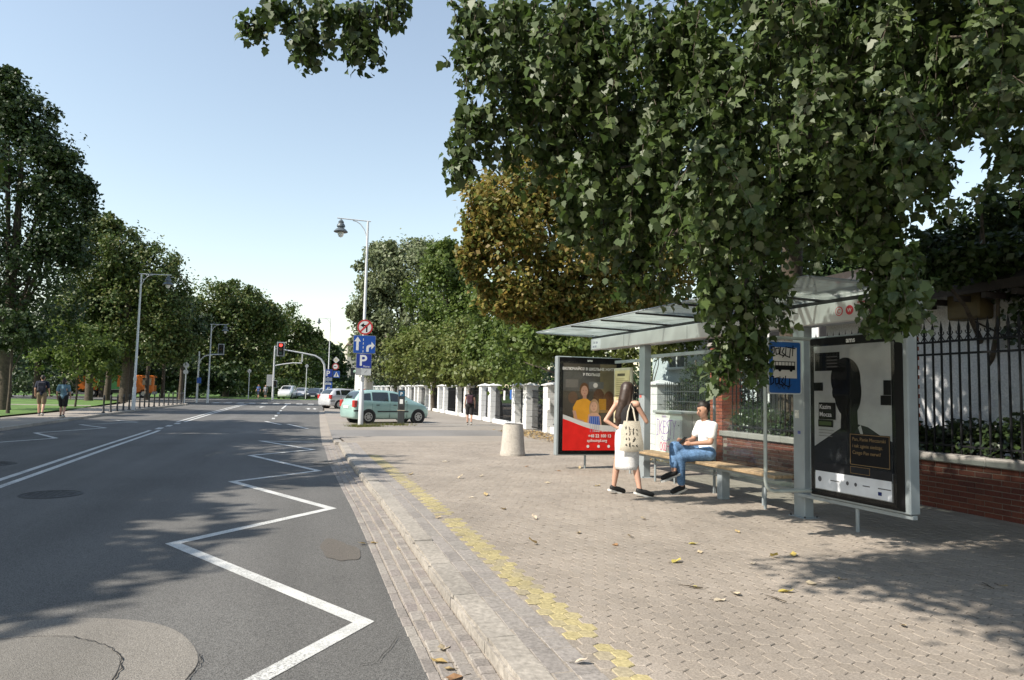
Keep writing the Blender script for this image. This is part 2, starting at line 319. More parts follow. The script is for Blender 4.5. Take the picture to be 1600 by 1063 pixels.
# repaired patch with cracks
def blob(cx, cy, rx, ry, seed, rot=0, wob=.03, n=48):
    r = random.Random(seed); ph = [r.uniform(0, 6.28) for _ in range(4)]; out = []
    for k in range(n):
        a = 2 * math.pi * k / n; q = 1 + wob * (math.sin(2 * a + ph[0]) + .6 * math.sin(3 * a + ph[1]) + .3 * math.sin(7 * a + ph[2]))
        x, y = rx * q * math.cos(a), ry * q * math.sin(a); out.append((cx + x * math.cos(rot) - y * math.sin(rot), cy + x * math.sin(rot) + y * math.cos(rot)))
    return out
mb = MB(); mb.poly([(x, y, .004) for x, y in blob(-1.62, 4.55, 1.02, 1.02, 3)]); mb.build('road_patch', M_patch, road)
mb = MB(); mb.poly([(x, y, .008) for x, y in blob(-1.68, 4.42, .74, .74, 5)]); mb.build('road_patch', M_patch2, road)
def crack(pts, wd, seed, z=.012):
    r = random.Random(seed); q = []
    for (a, b) in zip(pts[:-1], pts[1:]):
        for k in range(4): t = k / 4; q.append((a[0] + (b[0] - a[0]) * t + r.gauss(0, .006), a[1] + (b[1] - a[1]) * t + r.gauss(0, .006)))
    mb = MB()
    for a, b in zip(q[:-1], q[1:]):
        d = Vector((b[0] - a[0], b[1] - a[1])); 
        if d.length < 1e-5: continue
        d.normalize(); n = Vector((-d.y, d.x)); w1, w2 = wd * r.uniform(.3, 1.2), wd * r.uniform(.3, 1.2)
        mb.quad((a[0] - n.x * w1, a[1] - n.y * w1, z), (b[0] - n.x * w2, b[1] - n.y * w2, z), (b[0] + n.x * w2, b[1] + n.y * w2, z), (a[0] + n.x * w1, a[1] + n.y * w1, z)); z += 1e-5
    mb.build('road_crack', M_crack, road)
pb = blob(-1.68, 4.42, .75, .75, 5)
crack([pb[i % 48] for i in range(-9, 26, 2)], .0045, 1); crack([pb[i % 48] for i in range(38, 42, 1)], .003, 2)
po = blob(-1.62, 4.55, 1.03, 1.03, 3); crack([po[i % 48] for i in range(-7, 2)], .004, 3); crack([po[i] for i in range(15, 24)], .003, 4)
mb = MB(); mb.poly([(x, y, .005) for x, y in blob(.34, 7.3, .17, .5, 9, .05, .16)]); mb.build('road_patch', asphalt('asphalt_patch_brown', (.125, .112, .098), .7, 1.3, 230), road)
mb = MB(); mb.poly([(x, y, .005) for x, y in blob(.42, 15.6, .33, .5, 11, .1, .12)]); mb.build('road_patch', M_patch2, road)
crack([(.1, 15.4), (.35, 15.3), (.6, 15.6)], .03, 8); crack([(.15, 15.7), (.4, 15.9), (.6, 16.1)], .02, 9); crack([(.55, 3.7), (.25, 4.0), (.05, 3.7)], .004, 10); crack([(.62, 4.7), (.45, 4.3), (.3, 4.25)], .003, 12)
# manhole covers
M_iron = pm('cast_iron', (.055, .054, .055), .6, .25, 20, bump=.3, metal=.4)
def manhole(x, y, r, label):
    t = thing('manhole_cover', label, 'manhole', (x, y, 0))
    mb = MB(); mb.lathe([(r, -.02), (r, .006), (r * .93, .009), (r * .93, .004), (r * .86, .004), (r * .85, .007), (.01, .0075)], 32); mb.build('lid', M_iron, t)
    mb = MB()
    for i in range(-3, 4):
        for j in range(-3, 4):
            if math.hypot(i, j) < 3.4: mb.box(i * r * .22 - r * .08, i * r * .22 + r * .08, j * r * .22 - r * .03, j * r * .22 + r * .03, .006, .011)
    tag(mb.build('raised_pattern', M_iron, t), kind='stuff')
manhole(-3.52, 11.58, .40, 'round iron manhole cover in the shaded lane right of the double centre line')
manhole(-5.9, 15.91, .42, 'round iron manhole cover beyond the double centre line at the photo edge')
manhole(3.35, 10.7, .09, 'tiny round iron valve cover set in the beige pavement')

# ---- pavement bed + gutter, kerb and pavers, all following the kerb line
mb = MB(); yy = [-6, 0, 3, 5, 7, 9, 11, 13, 15, 17, 19, 20.5]
for a, b in zip(yy[:-1], yy[1:]): mb.quad((kx(a) + .19, a, .1085), (9.2, a, .1085), (9.2, b, .1085), (kx(b) + .19, b, .1085))
pavement = tag(mb.build('pavement', M_joint), kind='structure')
mb = MB()
for a, b in zip(yy[:-1] , yy[1:]): mb.quad((kx(a) - .40, a, -.012), (kx(a) + .02, a, .026), (kx(b) + .02, b, .026), (kx(b) - .40, b, -.012))
gutter = tag(mb.build('gutter', M_joint), kind='structure')
def piece(name, wx, wy, h, ch, mat):
    mb = MB(); mb.box(-wx / 2, wx / 2, -wy / 2, wy / 2, -h, 0, ch); me = mb.mesh(name, mat); return me
r = random.Random(3)
rows = [(-.35, .078, .20, 0), (-.257, .098, .20, .1), (-.157, .094, .20, .03), (-.056, .098, .105, 0)]
cand = []
for off, wd, ln, sh in rows:
    y = 2.2 + sh
    while y < 21: cand.append((y, off, wd, ln)); y += ln
cand.sort(); near, far = cand[:290], cand[290:]
cache = {}
for y, off, wd, ln in near:
    k = (wd, ln)
    if k not in cache: cache[k] = piece('sett', wd - .006, ln - .007, .05, .006, M_sett)
    link('sett', cache[k], gutter, (kx(y) + off, y, .004 + max(0, off + .3) ** 1.3 * .19 + r.uniform(-.003, .003)), (r.gauss(0, .012), r.gauss(0, .02), r.gauss(0, .008)))
mb = MB()
for y, off, wd, ln in far:
    x = kx(y) + off; z = .003 + max(0, off + .3) ** 1.3 * .19 + r.uniform(-.003, .003); mb.box(x - wd / 2 + .003, x + wd / 2 - .003, y - ln / 2 + .003, y + ln / 2 - .003, z - .04, z)
tag(mb.build('far_setts', M_sett_i, gutter), kind='stuff')
# kerb stones
kerb = tag(sheet('kerb', [(1.08, -6), (1.25, -6), (1.15, 3), (1.0, 3)], -.02, M_joint), kind='structure')
def kerbstone(L, seed, top=.118):
    q = random.Random(seed); bm = bmesh.new(); bmesh.ops.create_cube(bm, size=1)
    bmesh.ops.subdivide_edges(bm, edges=[e for e in bm.edges if abs((e.verts[0].co - e.verts[1].co).y) > .5], cuts=7)
    for v in bm.verts: v.co = (v.co.x * .198 + .1, v.co.y * (L - .006), (v.co.z - .5) * .2)
    bmesh.ops.bevel(bm, geom=[e for e in bm.edges if all(v.co.z > -.01 and v.co.x < .05 for v in e.verts)], offset=.022, segments=2, affect='EDGES')
    for v in bm.verts:
        if v.co.z > -.06: v.co += Vector((q.gauss(0, .0022), 0, q.gauss(0, .0022)))
    mb = MB(); mb.bm(bm); return mb.mesh('kerb_stone', M_kerb)
ks = [kerbstone(.93, i) for i in range(5)]
y = 1.9; i = 0
while y < 20.6:
    a = math.atan2(kx(y + .46) - kx(y - .46), .93)
    link('kerb_stone', ks[i % 5], kerb, (kx(y), y, .118 + r.uniform(-.003, .003)), (r.gauss(0, .003), 0, -a)); y += .935; i += 1
while y < 48:                                  # dropped kerb at the driveway and bays
    zt = max(.03, .118 - (y - 20.6) * .04); a = math.atan2(kx(y + .46) - kx(y - .46), .93)
    link('kerb_stone', ks[i % 5], kerb, (kx(y) - .1, y, zt), (0, 0, -a)); y += .935; i += 1
# border slabs, two rows behind the kerb
cand = []
for off, wd, ln, sh in [(.27, .13, .36, .1), (.412, .15, .20, 0)]:
    y = 2.3 + sh
    while y < 20: cand.append((y, off, wd, ln)); y += ln
cand.sort()
for y, off, wd, ln in cand:
    k = ('b', wd, ln)
    if k not in cache: cache[k] = piece('border_slab', wd - .006, ln - .006, .04, .005, M_border)
    link('border_slab', cache[k], pavement, (kx(y) + off, y, .112 + r.uniform(-.002, .002)), (r.gauss(0, .006), r.gauss(0, .008), r.gauss(0, .006) - .012))
# hexagonal pavers
HX, HY = .106, .12
hexp = [(.0518, -.046), (.0518, .046), (0, .072), (-.0518, .046), (-.0518, -.046), (0, -.072)]
hv = [(x * .945, y * .95, 0) for x, y in hexp] + [(x, y, -.004) for x, y in hexp] + [(x, y, -.03) for x, y in hexp]
hf = [tuple(range(6))] + [(6 + i, 6 + (i + 1) % 6, (i + 1) % 6, i) for i in range(6)] + [(12 + i, 12 + (i + 1) % 6, 6 + (i + 1) % 6, 6 + i) for i in range(6)]
mb = MB(); mb.add(hv, hf); me_pav = mb.mesh('paver', M_pav); me_yel = me_pav.copy(); me_yel.materials[0] = M_yel
PV = []
for rw in range(148):
    y = 2.5 + rw * HY
    for c in range(70):
        x = kx(y) + .545 + c * HX + (rw % 2) * HX / 2
        if x < 8.3:
            yel = kx(y) + .495 < x < kx(y) + .755 and y < 16.2 and not (y < 4.2 and r.random() < .35) and not 8.25 < y < 8.4 and r.random() > .02
            d = CF[0] * x + CF[1] * y; px = (CR[0] * x + CR[1] * y) / max(d, .1); seen = abs(px) < .76 and (1.5 / max(d, .1)) < .44
            PV.append((0 if seen else 1, d, x, y, yel))
PV.sort()
for (s_, d, x, y, yel) in PV[:300]:
    link('paver', me_yel if yel else me_pav, pavement, (x, y, .115 + r.uniform(-.0025, .0025)), (r.gauss(0, .012), r.gauss(0, .012), r.gauss(0, .012)))
hvn = np.array(hv)
for flag, mt in ((False, M_pav_i), (True, M_yel_i)):
    rest = [q for q in PV[300:] if q[4] == flag]; mb = MB()
    for (s_, d, x, y, yel) in rest:
        z = .115 + r.uniform(-.002, .002); tx, ty = r.gauss(0, .01), r.gauss(0, .01)
        mb.add([(x + a, y + b, z + c_ + a * tx + b * ty) for a, b, c_ in hv[:12]], hf[:7])
    tag(mb.build('far_pavers', mt, pavement), kind='stuff')
# flat surfaces beyond the hexagons
sheet('pavement_end', [(kx(20.2) + .2, 20.1), (9.2, 20.1), (9.2, 23.4), (kx(23) + .1, 22.6)], .103, M_pave)
sheet('driveway', [(kx(22.4) - .1, 22.5), (9.2, 23.3), (9.2, 27.2), (kx(27) - .1, 26.8)], .058, M_drive)
sheet('parking_area', [(kx(26.5) - .1, 26.5), (9.2, 26.9), (9.2, 100), (1.45, 71), (kx(60) - .1, 60), (kx(45) - .1, 45)], .05, M_park)
mb = MB(); ribbon(mb, [(3.2, 33.4), (8.2, 30.2)], .1, .055); tag(mb.build('bay_line', M_paint, bpy.data.objects['parking_area']))
mb = MB(); ya_ = [20.3, 21.5, 22.5, 23.5, 25, 27, 30, 34, 38, 42, 46, 50]
for a, b in zip(ya_[:-1], ya_[1:]): mb.quad((kx(a) - .42, a, .005), (kx(a) + .35, a, .03), (kx(b) + .35, b, .03), (kx(b) - .42, b, .005))
tag(mb.build('kerb_apron', M_pave), kind='structure')
# left side: kerb, pavement, lawn
lp = [y for y in range(-6, 71, 2)]
mb = MB()
for a, b in zip(lp[:-1], lp[1:]): mb.quad((lx(a) - 3.2 - (max(0, a - 50) * .1), a, .1), (lx(a) - .14, a, .1), (lx(b) - .14, b, .1), (lx(b) - 3.2 - (max(0, b - 50) * .1), b, .1))
tag(mb.build('far_pavement', M_pave), kind='structure')
lk = tag(sheet('far_kerb', [(-10, -6), (-9.8, -6), (-9.8, -5), (-10, -5)], -.02, M_joint), kind='structure')
me_lk = MB().box(-.15, 0, -.98, .98, -.12, 0, .01).mesh('kerb_stone', M_kerb)
for y in range(20, 66, 2):
    a = math.atan2(lx(y + 1) - lx(y - 1), 2); link('kerb_stone', me_lk, lk, (lx(y), y, .107), (0, 0, -a))
sheet('lawn', [(-12.4, -6), (-12.2, 34), (-12.1, 41), (-13.4, 50), (-15.5, 70), (-120, 72), (-120, -6)], .1, M_grass)
sheet('park_path', [(-13.6, 51), (-120, 62), (-120, 63), (-14, 52.5)], .104, M_pave)
sheet('far_verge', [(-160, 92), (160, 92), (160, 260), (-160, 260)], .02, M_grass)
# ------------------------------------------------------------------ bus shelter
M_steel = pm('shelter_grey_paint', (.28, .315, .33), .5, .14, 2.5, metal=.1)
M_fascia = pm('fascia_white', (.56, .56, .56), .45, .08, 3)
M_dark = pm('dark_paint', (.018, .018, .02), .45, .2, 6)
M_black = pm('black_paint', (.007, .007, .008), .4, .2, 6, spec=.15)
M_white = pm('white_plain', (.75, .75, .74), .5, .06, 5)
M_red = pm('emblem_red', (.55, .03, .05), .5, .05)
M_wood = pm('bench_wood', (.30, .215, .125), .55, .3, 3, bump=.3, fine=30)
M_roofglass = glass_mat('canopy_glass', (.80, .88, .86), dirt=.42)
M_glass = glass_mat('shelter_glass', (.9, .95, .94), dirt=.03)
ST = thing('bus_shelter', 'grey steel bus shelter with glass canopy and white fascia over the bench', 'bus shelter', (5.92, 11.7, .11), R_(2.4))
for y in (0, -4.09):
    mb = MB(); mb.box(-.07, .07, y - .1, y + .1, 0, 2.42, .008); mb.build('post', M_steel, ST)
for y in (0, -4.09):
    mb = MB(); mb.box(-.12, .12, y - .15, y + .15, -.004, .012, .003); bp_ = mb.build('base_plate', M_steel, ST)
    for bx_ in (-.095, .095):
        for by_ in (-.125, .125): mb = MB(); mb.tube([(bx_, y + by_, .012), (bx_, y + by_, .03)], .012, 6); mb.build('bolt', M_dark, bp_)
for y, z, w_, h_, c_ in ((.03, 1.45, .07, .05, (.5, .1, .08)), (-4.06, 1.25, .08, .1, (.55, .55, .5)), (-4.1, 1.05, .05, .04, (.08, .1, .3))):
    mb = MB(); mb.box(-.0725, -.0705, y - w_ / 2, y + w_ / 2, z, z + h_); mb.build('sticker', pm('sticker%d' % int(z * 100), c_, .6, .4, 30), ST)
for y in (-1.6, -3.6, .6): mb = MB(); mb.box(-.1315, -.1295, y - .003, y + .003, 2.43, 2.65); mb.build('panel_joint', M_dark, ST)
mb = MB(); mb.box(-.13, -.04, -5.72, 2.1, 2.42, 2.66, .01); fas = mb.build('fascia', M_fascia, ST)
mb = MB(); mb.box(-.035, .3, -5.68, 2.05, 2.44, 2.6, .01); mb.build('roof_beam', M_steel, ST)
mb = MB(); mb.box(-.1, -.06, -5.72, 2.1, 2.665, 2.71); mb.build('gasket', M_dark, ST)
# canopy: glass sheets between rafters, slightly raised towards the street
rows_y = [2.1, .35, -.9, -2.1, -3.3, -4.5, -5.75]
for i, y in enumerate(rows_y):
    mb = MB(); mb.tube([(.30, y, 2.72), (-.05, y, 2.715), (-1.34, y, 2.735)], .017, 8); mb.build('rafter', M_dark if 0 < i < 6 else M_steel, ST)
for a, b in zip(rows_y[:-1], rows_y[1:]):
    mb = MB(); mb.box(-1.36, .32, b + .012, a - .012, 2.742, 2.752); o = mb.build('canopy_pane', M_roofglass, ST)
mb = MB(); mb.tube([(-1.37, 2.1, 2.745), (-1.37, -5.75, 2.745)], .012, 6); mb.build('canopy_edge', M_steel, ST)
mb = MB(); mb.box(.06, .1, -4.0, -.1, 2.18, 2.24, .005); mb.build('glass_rail', M_steel, ST)
mb = MB(); mb.box(.06, .1, .1, 1.35, 2.12, 2.18, .005); mb.build('glass_rail', M_steel, ST)
mb = MB(); mb.box(.065, .095, -4.0, -.1, .28, .32); mb.build('glass_rail', M_steel, ST)
for a, b in ((-2.03, -.11), (-3.98, -2.07)):
    mb = MB(); mb.box(.074, .084, a, b, .325, 2.175); mb.build('back_pane', M_glass, ST)
mb = MB(); mb.box(.06, .1, -2.06, -2.04, .0, 2.18); mb.build('pane_clamp', M_steel, ST)
for y in (-.9, -3.2): mb = MB(); mb.tube([(.08, y, 0), (.08, y, .3)], .016, 8); mb.build('rail_foot', M_steel, ST)
fx = -.1325
mb = MB(); mb.box(fx - .001, fx + .004, 1.62, 2.04, 2.44, 2.64); p = mb.build('route_plate', pm('plate_white', (.7, .7, .72), .4), fas)
text('route_number', '116 166', .075, pm('route_ink', (.08, .07, .2), .5), fas, (fx - .0025, 2.0, 2.55), (math.pi / 2, 0, -math.pi / 2))
text('route_number', '180 503', .06, MATS['route_ink'], fas, (fx - .0025, 2.0, 2.47), (math.pi / 2, 0, -math.pi / 2))
# emblems and name on the fascia
for y, filled in ((-4.86, False), (-5.02, True)):
    mb = MB(); mb.tube([(fx + .004, y, 2.545), (fx - .002, y, 2.545)], .056, 24); e = mb.build('emblem', M_red, fas)
    if not filled:
        mb = MB(); mb.tube([(fx, y, 2.545), (fx - .004, y, 2.545)], .046, 24); mb.build('emblem_field', M_fascia, e)
        text('emblem_letter', 'C', .075, M_red, e, (fx - .006, y + .026, 2.518), (math.pi / 2, 0, -math.pi / 2), bold=.001)
    else: text('emblem_letter', 'W', .06, M_white, e, (fx - .004, y + .03, 2.523), (math.pi / 2, 0, -math.pi / 2), bold=.001)
mb = MB(); mb.box(fx - .002, fx + .004, -5.66, -5.14, 2.615, 2.628); mb.build('name_stripe', M_red, fas)
text('stop_name', 'Dolna', .14, pm('name_ink', (.35, .1, .16), .5), fas, (fx - .0015, -5.14, 2.49), (math.pi / 2, 0, -math.pi / 2))
# bench between the posts
BN = thing('bench', 'long slatted wooden bench on steel legs between the shelter posts', 'bench', (5.92, 11.7, .11), R_(2.4))
for k, x in enumerate((-.26, -.125, .01)):
    mb = MB(); mb.box(x - .062, x + .062, -3.94, -.14, .465, .51, .008); mb.build('slat', M_wood, BN)
for y in (-2.55,):
    mb = MB(); mb.box(-.2, -.06, y - .09, y + .03, 0, .43, .006); mb.build('leg', M_steel, BN)
for y in (-.6, -3.5): mb = MB(); mb.tube([(-.12, y, 0), (-.12, y, .44)], .02, 8); mb.build('leg', M_steel, BN)
mb = MB(); mb.box(-.26, .03, -3.85, -.2, .425, .462); mb.build('frame', M_steel, BN)
# poster cases
def poster_case(label, loc, rotz, W, z0, z1, side, ft):
    t = thing('poster_case', label, 'poster case', loc, rotz); h = W / 2
    mb = MB(); mb.box(-h, h, 0, .14, z0, z1, .012); mb.build('housing', M_steel, t)
    mb = MB(); mb.box(-h + side[0], h - side[1], -.006, .02, z0 + .025, z1 - .02); fr = mb.build('door', M_black, t)
    if ft == 0: mb = MB(); mb.tube([(-.05, .07, 0), (-.05, .07, z0)], .022, 10); mb.build('foot', M_steel, t)
    else: mb = MB(); mb.tube([(-.05, .07, 0), (-.05, .07, z0)], .022, 10); mb.build('foot', M_steel, t); mb = MB(); mb.box(-h - .25, h, .03, .1, z0 - .05, z0 - .006, .005); mb.build('bottom_rail', M_steel, t)
    return t
def flat(name, pts, y, mat, parent): mb = MB(); mb.poly([(x, y, z) for x, z in pts]); return mb.build(name, mat, parent)
def rect(x0, x1, z0, z1): return [(x0, z0), (x1, z0), (x1, z1), (x0, z1)]
def oval(cx, cz, rx, rz, n=20, a0=0, a1=360): return [(cx + rx * math.cos(R_(a0 + (a1 - a0) * i / n)), cz + rz * math.sin(R_(a0 + (a1 - a0) * i / n))) for i in range(n)]
F = lambda n, c, r=.7: pm('print_' + n, c, r, .12, 5, spec=.08)
c1 = poster_case('black framed poster case with red and orange school poster beside the concrete bin', (5.4, 13.1, .11), 0, 1.4, .27, 2.24, (.05, .0), 0)
y = -.012
po = flat('poster', rect(-.57, .58, .37, 2.10), y, F('brown', (.085, .07, .055)), c1); y0 = y
for i, (nm, pts, c) in enumerate([
    ('wall_print', rect(.22, .58, 1.25, 2.10), (.20, .165, .10)), ('wall_print', rect(-.57, .22, 1.55, 1.98), (.10, .095, .09)), ('board_print', rect(-.52, -.25, 1.62, 1.78), (.17, .15, .14)), ('board_print', rect(-.02, .3, 1.6, 1.74), (.15, .15, .15)),
    ('pupil_print', oval(-.36, 1.42, .10, .12), (.14, .08, .05)), ('pupil_print', oval(.2, 1.44, .12, .16), (.10, .05, .03)), ('pupil_print', oval(.42, 1.36, .12, .2), (.13, .06, .03)), ('jacket_print', rect(.2, .36, 1.12, 1.4), (.42, .2, .02)), ('desk_print', rect(.1, .58, 1.12, 1.18), (.24, .15, .06)), ('desk_print', rect(-.57, -.3, .98, 1.06), (.06, .045, .035)),
    ('hair_print', oval(-.12, 1.57, .10, .15), (.12, .06, .03)), ('face_print', oval(-.115, 1.55, .075, .11), (.42, .24, .17)), ('neck_print', rect(-.15, -.07, 1.38, 1.47), (.38, .21, .15)),
    ('shirt_print', [(-.32, .82), (-.36, 1.22), (-.28, 1.36), (-.15, 1.40), (-.06, 1.40), (.03, 1.34), (.05, .82)], (.52, .25, .03)), ('arm_print', [(-.37, 1.16), (-.3, 1.16), (-.26, 1.0), (-.12, .96), (-.12, .91), (-.3, .93)], (.42, .24, .17)),
    ('hair_print', oval(.1, 1.2, .11, .2), (.30, .2, .12)), ('face_print', oval(.09, 1.24, .075, .1), (.46, .28, .2)), ('shoulder_print', [(-.07, .75), (-.03, 1.08), (.05, 1.12), (.16, 1.12), (.24, 1.05), (.28, .75)], (.45, .27, .19)), ('dress_print', [(-.03, .72), (0, 1.05), (.21, 1.05), (.25, .72)], (.05, .11, .38)),
    ('white_wave', [(-.57, .66)] + [(-.57 + 1.15 * k / 16, 1.05 - .12 * (k / 16) + .06 * math.sin(2.6 + 4.2 * k / 16) - .10 * (k / 16) ** 2) for k in range(17)] + [(.58, .6)], (.55, .54, .53)),
    ('red_field', [(-.57, .37), (.58, .37)] + [(-.57 + 1.15 * k / 16, .955 - .13 * (k / 16) + .06 * math.sin(2.4 + 4.2 * k / 16) - .10 * (k / 16) ** 2) for k in range(16, -1, -1)], (.62, .022, .018)),
    ('badge_print', oval(.12, 1.67, .05, .05), (.4, .39, .37))]):
    y -= .0006; flat(nm, pts, y, F('%s%d' % (nm, i), c), po)
y -= .001
for a in (.005, .035): pass
for k in range(5): flat('dress_stripe', rect(.015 + k * .045, .022 + k * .045, .73, 1.04), y, F('stripe', (.3, .32, .5)), po)
for fxx, fz, s_ in ((-.115, 1.55, 1), (.09, 1.24, .95)):
    for dx in (-.03, .03): flat('eye_print', oval(fxx + dx * s_, fz + .015, .010, .006, 8), y, F('ink', (.04, .025, .02)), po)
    flat('mouth_print', oval(fxx, fz - .05 * s_, .018, .006, 8), y, F('lip', (.3, .09, .07)), po)
W_ = pm('print_white', (.7, .68, .66), .5)
text('headline', 'ВКЛЮЧАЙСЯ В ШКІЛЬНЕ ЖИТТЯ', .072, W_, po, (0, y, 1.97), align='CENTER', bold=.002)
text('headline', 'У ПОЛЬЩІ', .072, W_, po, (.03, y, 1.86), align='CENTER', bold=.002)
text('small_print', 'Номер гарячої лінії', .045, W_, po, (.08, y - .003, .74)); text('phone_number', '+48 22 100 13', .085, W_, po, (-.03, y - .003, .63), bold=.002)
text('web_address', 'spilnoinpl.org', .08, W_, po, (-.05, y - .003, .54), bold=.001)
for dx in (-.03, .2, .42): flat('logo_print', oval(dx, .45, .03, .03, 14), y - .003, W_, po)
text('maker_mark', 'ams', .07, M_white, c1, (.0, -.009, 2.145), align='CENTER', bold=.002)
mb = MB(); mb.box(-.64, .62, -.020, -.017, .33, 2.13); mb.build('glazing', glass_mat('case_glass', (.95, .96, .96), .3, dirt=.004, base=.012), c1)
# near case faces the road
c2 = poster_case('tall poster case with black and white portrait poster nearest the camera', (5.98, 6.60, .11), R_(-87.6), 1.44, .32, 2.26, (.03, .06), 1)
y = -.012; po = flat('poster', rect(-.62, .52, .42, 2.14), y, F('grey_paper', (.34, .34, .34)), c2)
K = F('black_ink', (.006, .006, .007), .4); GR = F('coat', (.022, .023, .026))
for nm, pts, m in [
    ('coat_print', [(-.62, .72), (.52, .72), (.52, 1.06), (.36, 1.12), (.2, 1.2), (-.02, 1.24), (-.2, 1.17), (-.46, 1.02), (-.62, .93)], GR),
    ('neck_print', [(-.20, 1.14), (-.19, 1.42), (.05, 1.42), (.06, 1.2), (0, 1.12)], K), ('head_print', oval(-.09, 1.60, .205, .31, 36), K), ('hair_print', oval(-.12, 1.74, .225, .25, 36), K), ('ear_print', oval(-.29, 1.58, .035, .07, 14), K),
    ('collar_print', [(.06, 1.19), (.1, 1.22), (.13, 1.12), (.10, 1.10)], F('collar', (.35, .35, .35))),
    ('black_block', rect(-.60, -.20, 1.84, 2.06), K), ('black_block', rect(-.62, -.47, 1.60, 1.70), K), ('black_block', rect(.42, .52, 1.56, 1.72), K), ('black_block', rect(.38, .52, 1.45, 1.555), K),
    ('name_block', rect(-.54, -.27, 1.26, 1.46), K), ('name_block', rect(-.55, -.31, 1.17, 1.255), K), ('green_tab', rect(-.54, -.34, 1.19, 1.235), F('tab', (.05, .07, .03))),
    ('dark_field', rect(-.62, .52, .62, .74), GR), ('light_strip', rect(-.60, .51, .43, .64), F('strip', (.62, .64, .68))), ('quote_block', rect(-.06, .50, .76, 1.12), F('quote', (.012, .012, .013)))]:
    y -= .0006; flat(nm, pts, y, m, po)
y -= .0008; GO = F('gold', (.22, .15, .075)); LG = F('pale_ink', (.42, .42, .42))
def frame_rect(x0, x1, z0, z1, wd, m, nm):
    return strokes(nm, [[(x0, z0), (x1, z0), (x1, z1), (x0, z1), (x0, z0)]], wd, m, po, y)
frame_rect(-.05, .49, .77, 1.11, .006, GO, 'quote_frame'); frame_rect(-.05, .22, .67, .745, .005, GO, 'quote_frame')
for k, s_ in enumerate(('Pan, Panie Moczarski', 'i tak zginie siedząc.', 'Czego Pan nerwi?')): text('quote_line', s_, .055, GO, po, (-.02, y, 1.04 - k * .075))
text('name_line', 'Kazim', .075, LG, po, (-.525, y, 1.385), bold=.001); text('name_line', 'Mocza', .075, LG, po, (-.525, y, 1.295), bold=.001)
for k in range(4): flat('small_print', rect(-.40, -.23, 1.88 + k * .04, 1.892 + k * .04), y, F('faint', (.09, .09, .09)), po)
for k in range(3): flat('small_print', rect(-.54, -.32 + .01 * k, 1.06 + k * .035, 1.068 + k * .035), y, F('faint2', (.16, .16, .16)), po)
for x, rr in ((-.53, .03), (-.1, .022), (.02, .02)): flat('logo_print', oval(x, .545, rr, rr * 1.1, 12), y, F('logo', (.1, .1, .11)), po)
for x, x1 in ((-.36, -.22), (.12, .22), (.33, .5)): flat('logo_print', rect(x, x1, .54, .552), y, F('logo', (.1, .1, .11)), po)
flat('logo_print', rect(.33, .38, .47, .51), y, F('logo_blue', (.02, .03, .12)), po)
text('maker_mark', 'ams', .085, M_white, c2, (-.04, -.009, 2.165), align='CENTER', bold=.002)
mb = MB(); mb.box(-.68, .57, -.020, -.017, .38, 2.16); mb.build('glazing', MATS['case_glass'], c2)
# timetable
tb = thing('timetable_board', 'pale yellow timetable board between far poster case and shelter post', 'timetable', (5.86, 12.55, .11), R_(-87.6))
mb = MB(); mb.box(-.36, .36, 0, .05, .93, 2.02, .01); mb.build('frame', pm('board_frame', (.45, .43, .33), .5), tb)
mb = MB(); mb.box(-.31, .31, -.004, .01, .98, 1.97); pg = mb.build('sheet', pm('timetable_paper', (.55, .48, .27), .6), tb)
for k in range(22): flat('print_row', rect(-.24, .1 + .15 * rnd.random(), 1.04 + k * .036, 1.055 + k * .036), -.0055, F('rowink', (.30, .26, .14)), pg)
flat('print_row', rect(-.2, .12, 1.86, 1.91), -.0055, F('rowdark', (.1, .09, .06)), pg)
for x in (-.3, .3): mb = MB(); mb.tube([(x, .03, 0), (x, .03, .95)], .018, 8); mb.build('stand', M_steel, tb)
# bus stop flag sign on a tube frame clamped to the near post
fs = thing('bus_stop_sign', 'blue and white bus stop sign with scribbles on the near shelter post', 'bus stop sign', (5.66, 7.3, .11), 0)
mb = MB(); rr = .1
pts = [(.40, 0, 2.24), (-.2, 0, 2.24)] + [(-.36 + .12 - .12 * math.sin(R_(a)), 0, 2.12 + .12 * math.cos(R_(a))) for a in (0, 30, 60, 90)] + [(-.36 + .12 - .12 * math.cos(R_(a)), 0, .50 - .12 * math.sin(R_(a))) for a in (0, 30, 60, 90)] + [(.4, 0, .38)]
mb.tube(pts, .022, 10); smooth_angle(mb.build('tube_frame', pm('tube_grey', (.36, .40, .38), .4, metal=.1), fs))
def rrect(x0, x1, z0, z1, r_, n=5):
    o = []
    for cx, cz, a in ((x1 - r_, z0 + r_, -90), (x1 - r_, z1 - r_, 0), (x0 + r_, z1 - r_, 90), (x0 + r_, z0 + r_, 180)):
        for k in range(n + 1): o.append((cx + r_ * math.cos(R_(a + 90 * k / n)), cz + r_ * math.sin(R_(a + 90 * k / n))))
    return o
mb = MB(); mb.plate(rrect(-.355, .125, 1.55, 2.20, .03), -.05, -.03); pl = mb.build('plate', pm('sign_back', (.5, .52, .52), .5), fs)
flat('blue_field', rrect(-.338, .108, 1.565, 2.185, .025), -.052, pm('sign_blue', (.008, .085, .30), .4), pl)
flat('white_field', rect(-.285, .055, 1.745, 2.12), -.0535, pm('sign_white', (.55, .53, .49), .5), pl)
bs = flat('bus_symbol', rect(-.26, .03, 1.845, 1.95), -.055, M_black, pl)
for k in range(6): flat('bus_window', rect(-.25 + k * .046, -.212 + k * .046, 1.9, 1.94), -.0562, MATS['sign_white'], pl)
for x in (-.19, -.03): flat('bus_wheel', oval(x, 1.845, .022, .022, 14), -.0565, M_black, pl)
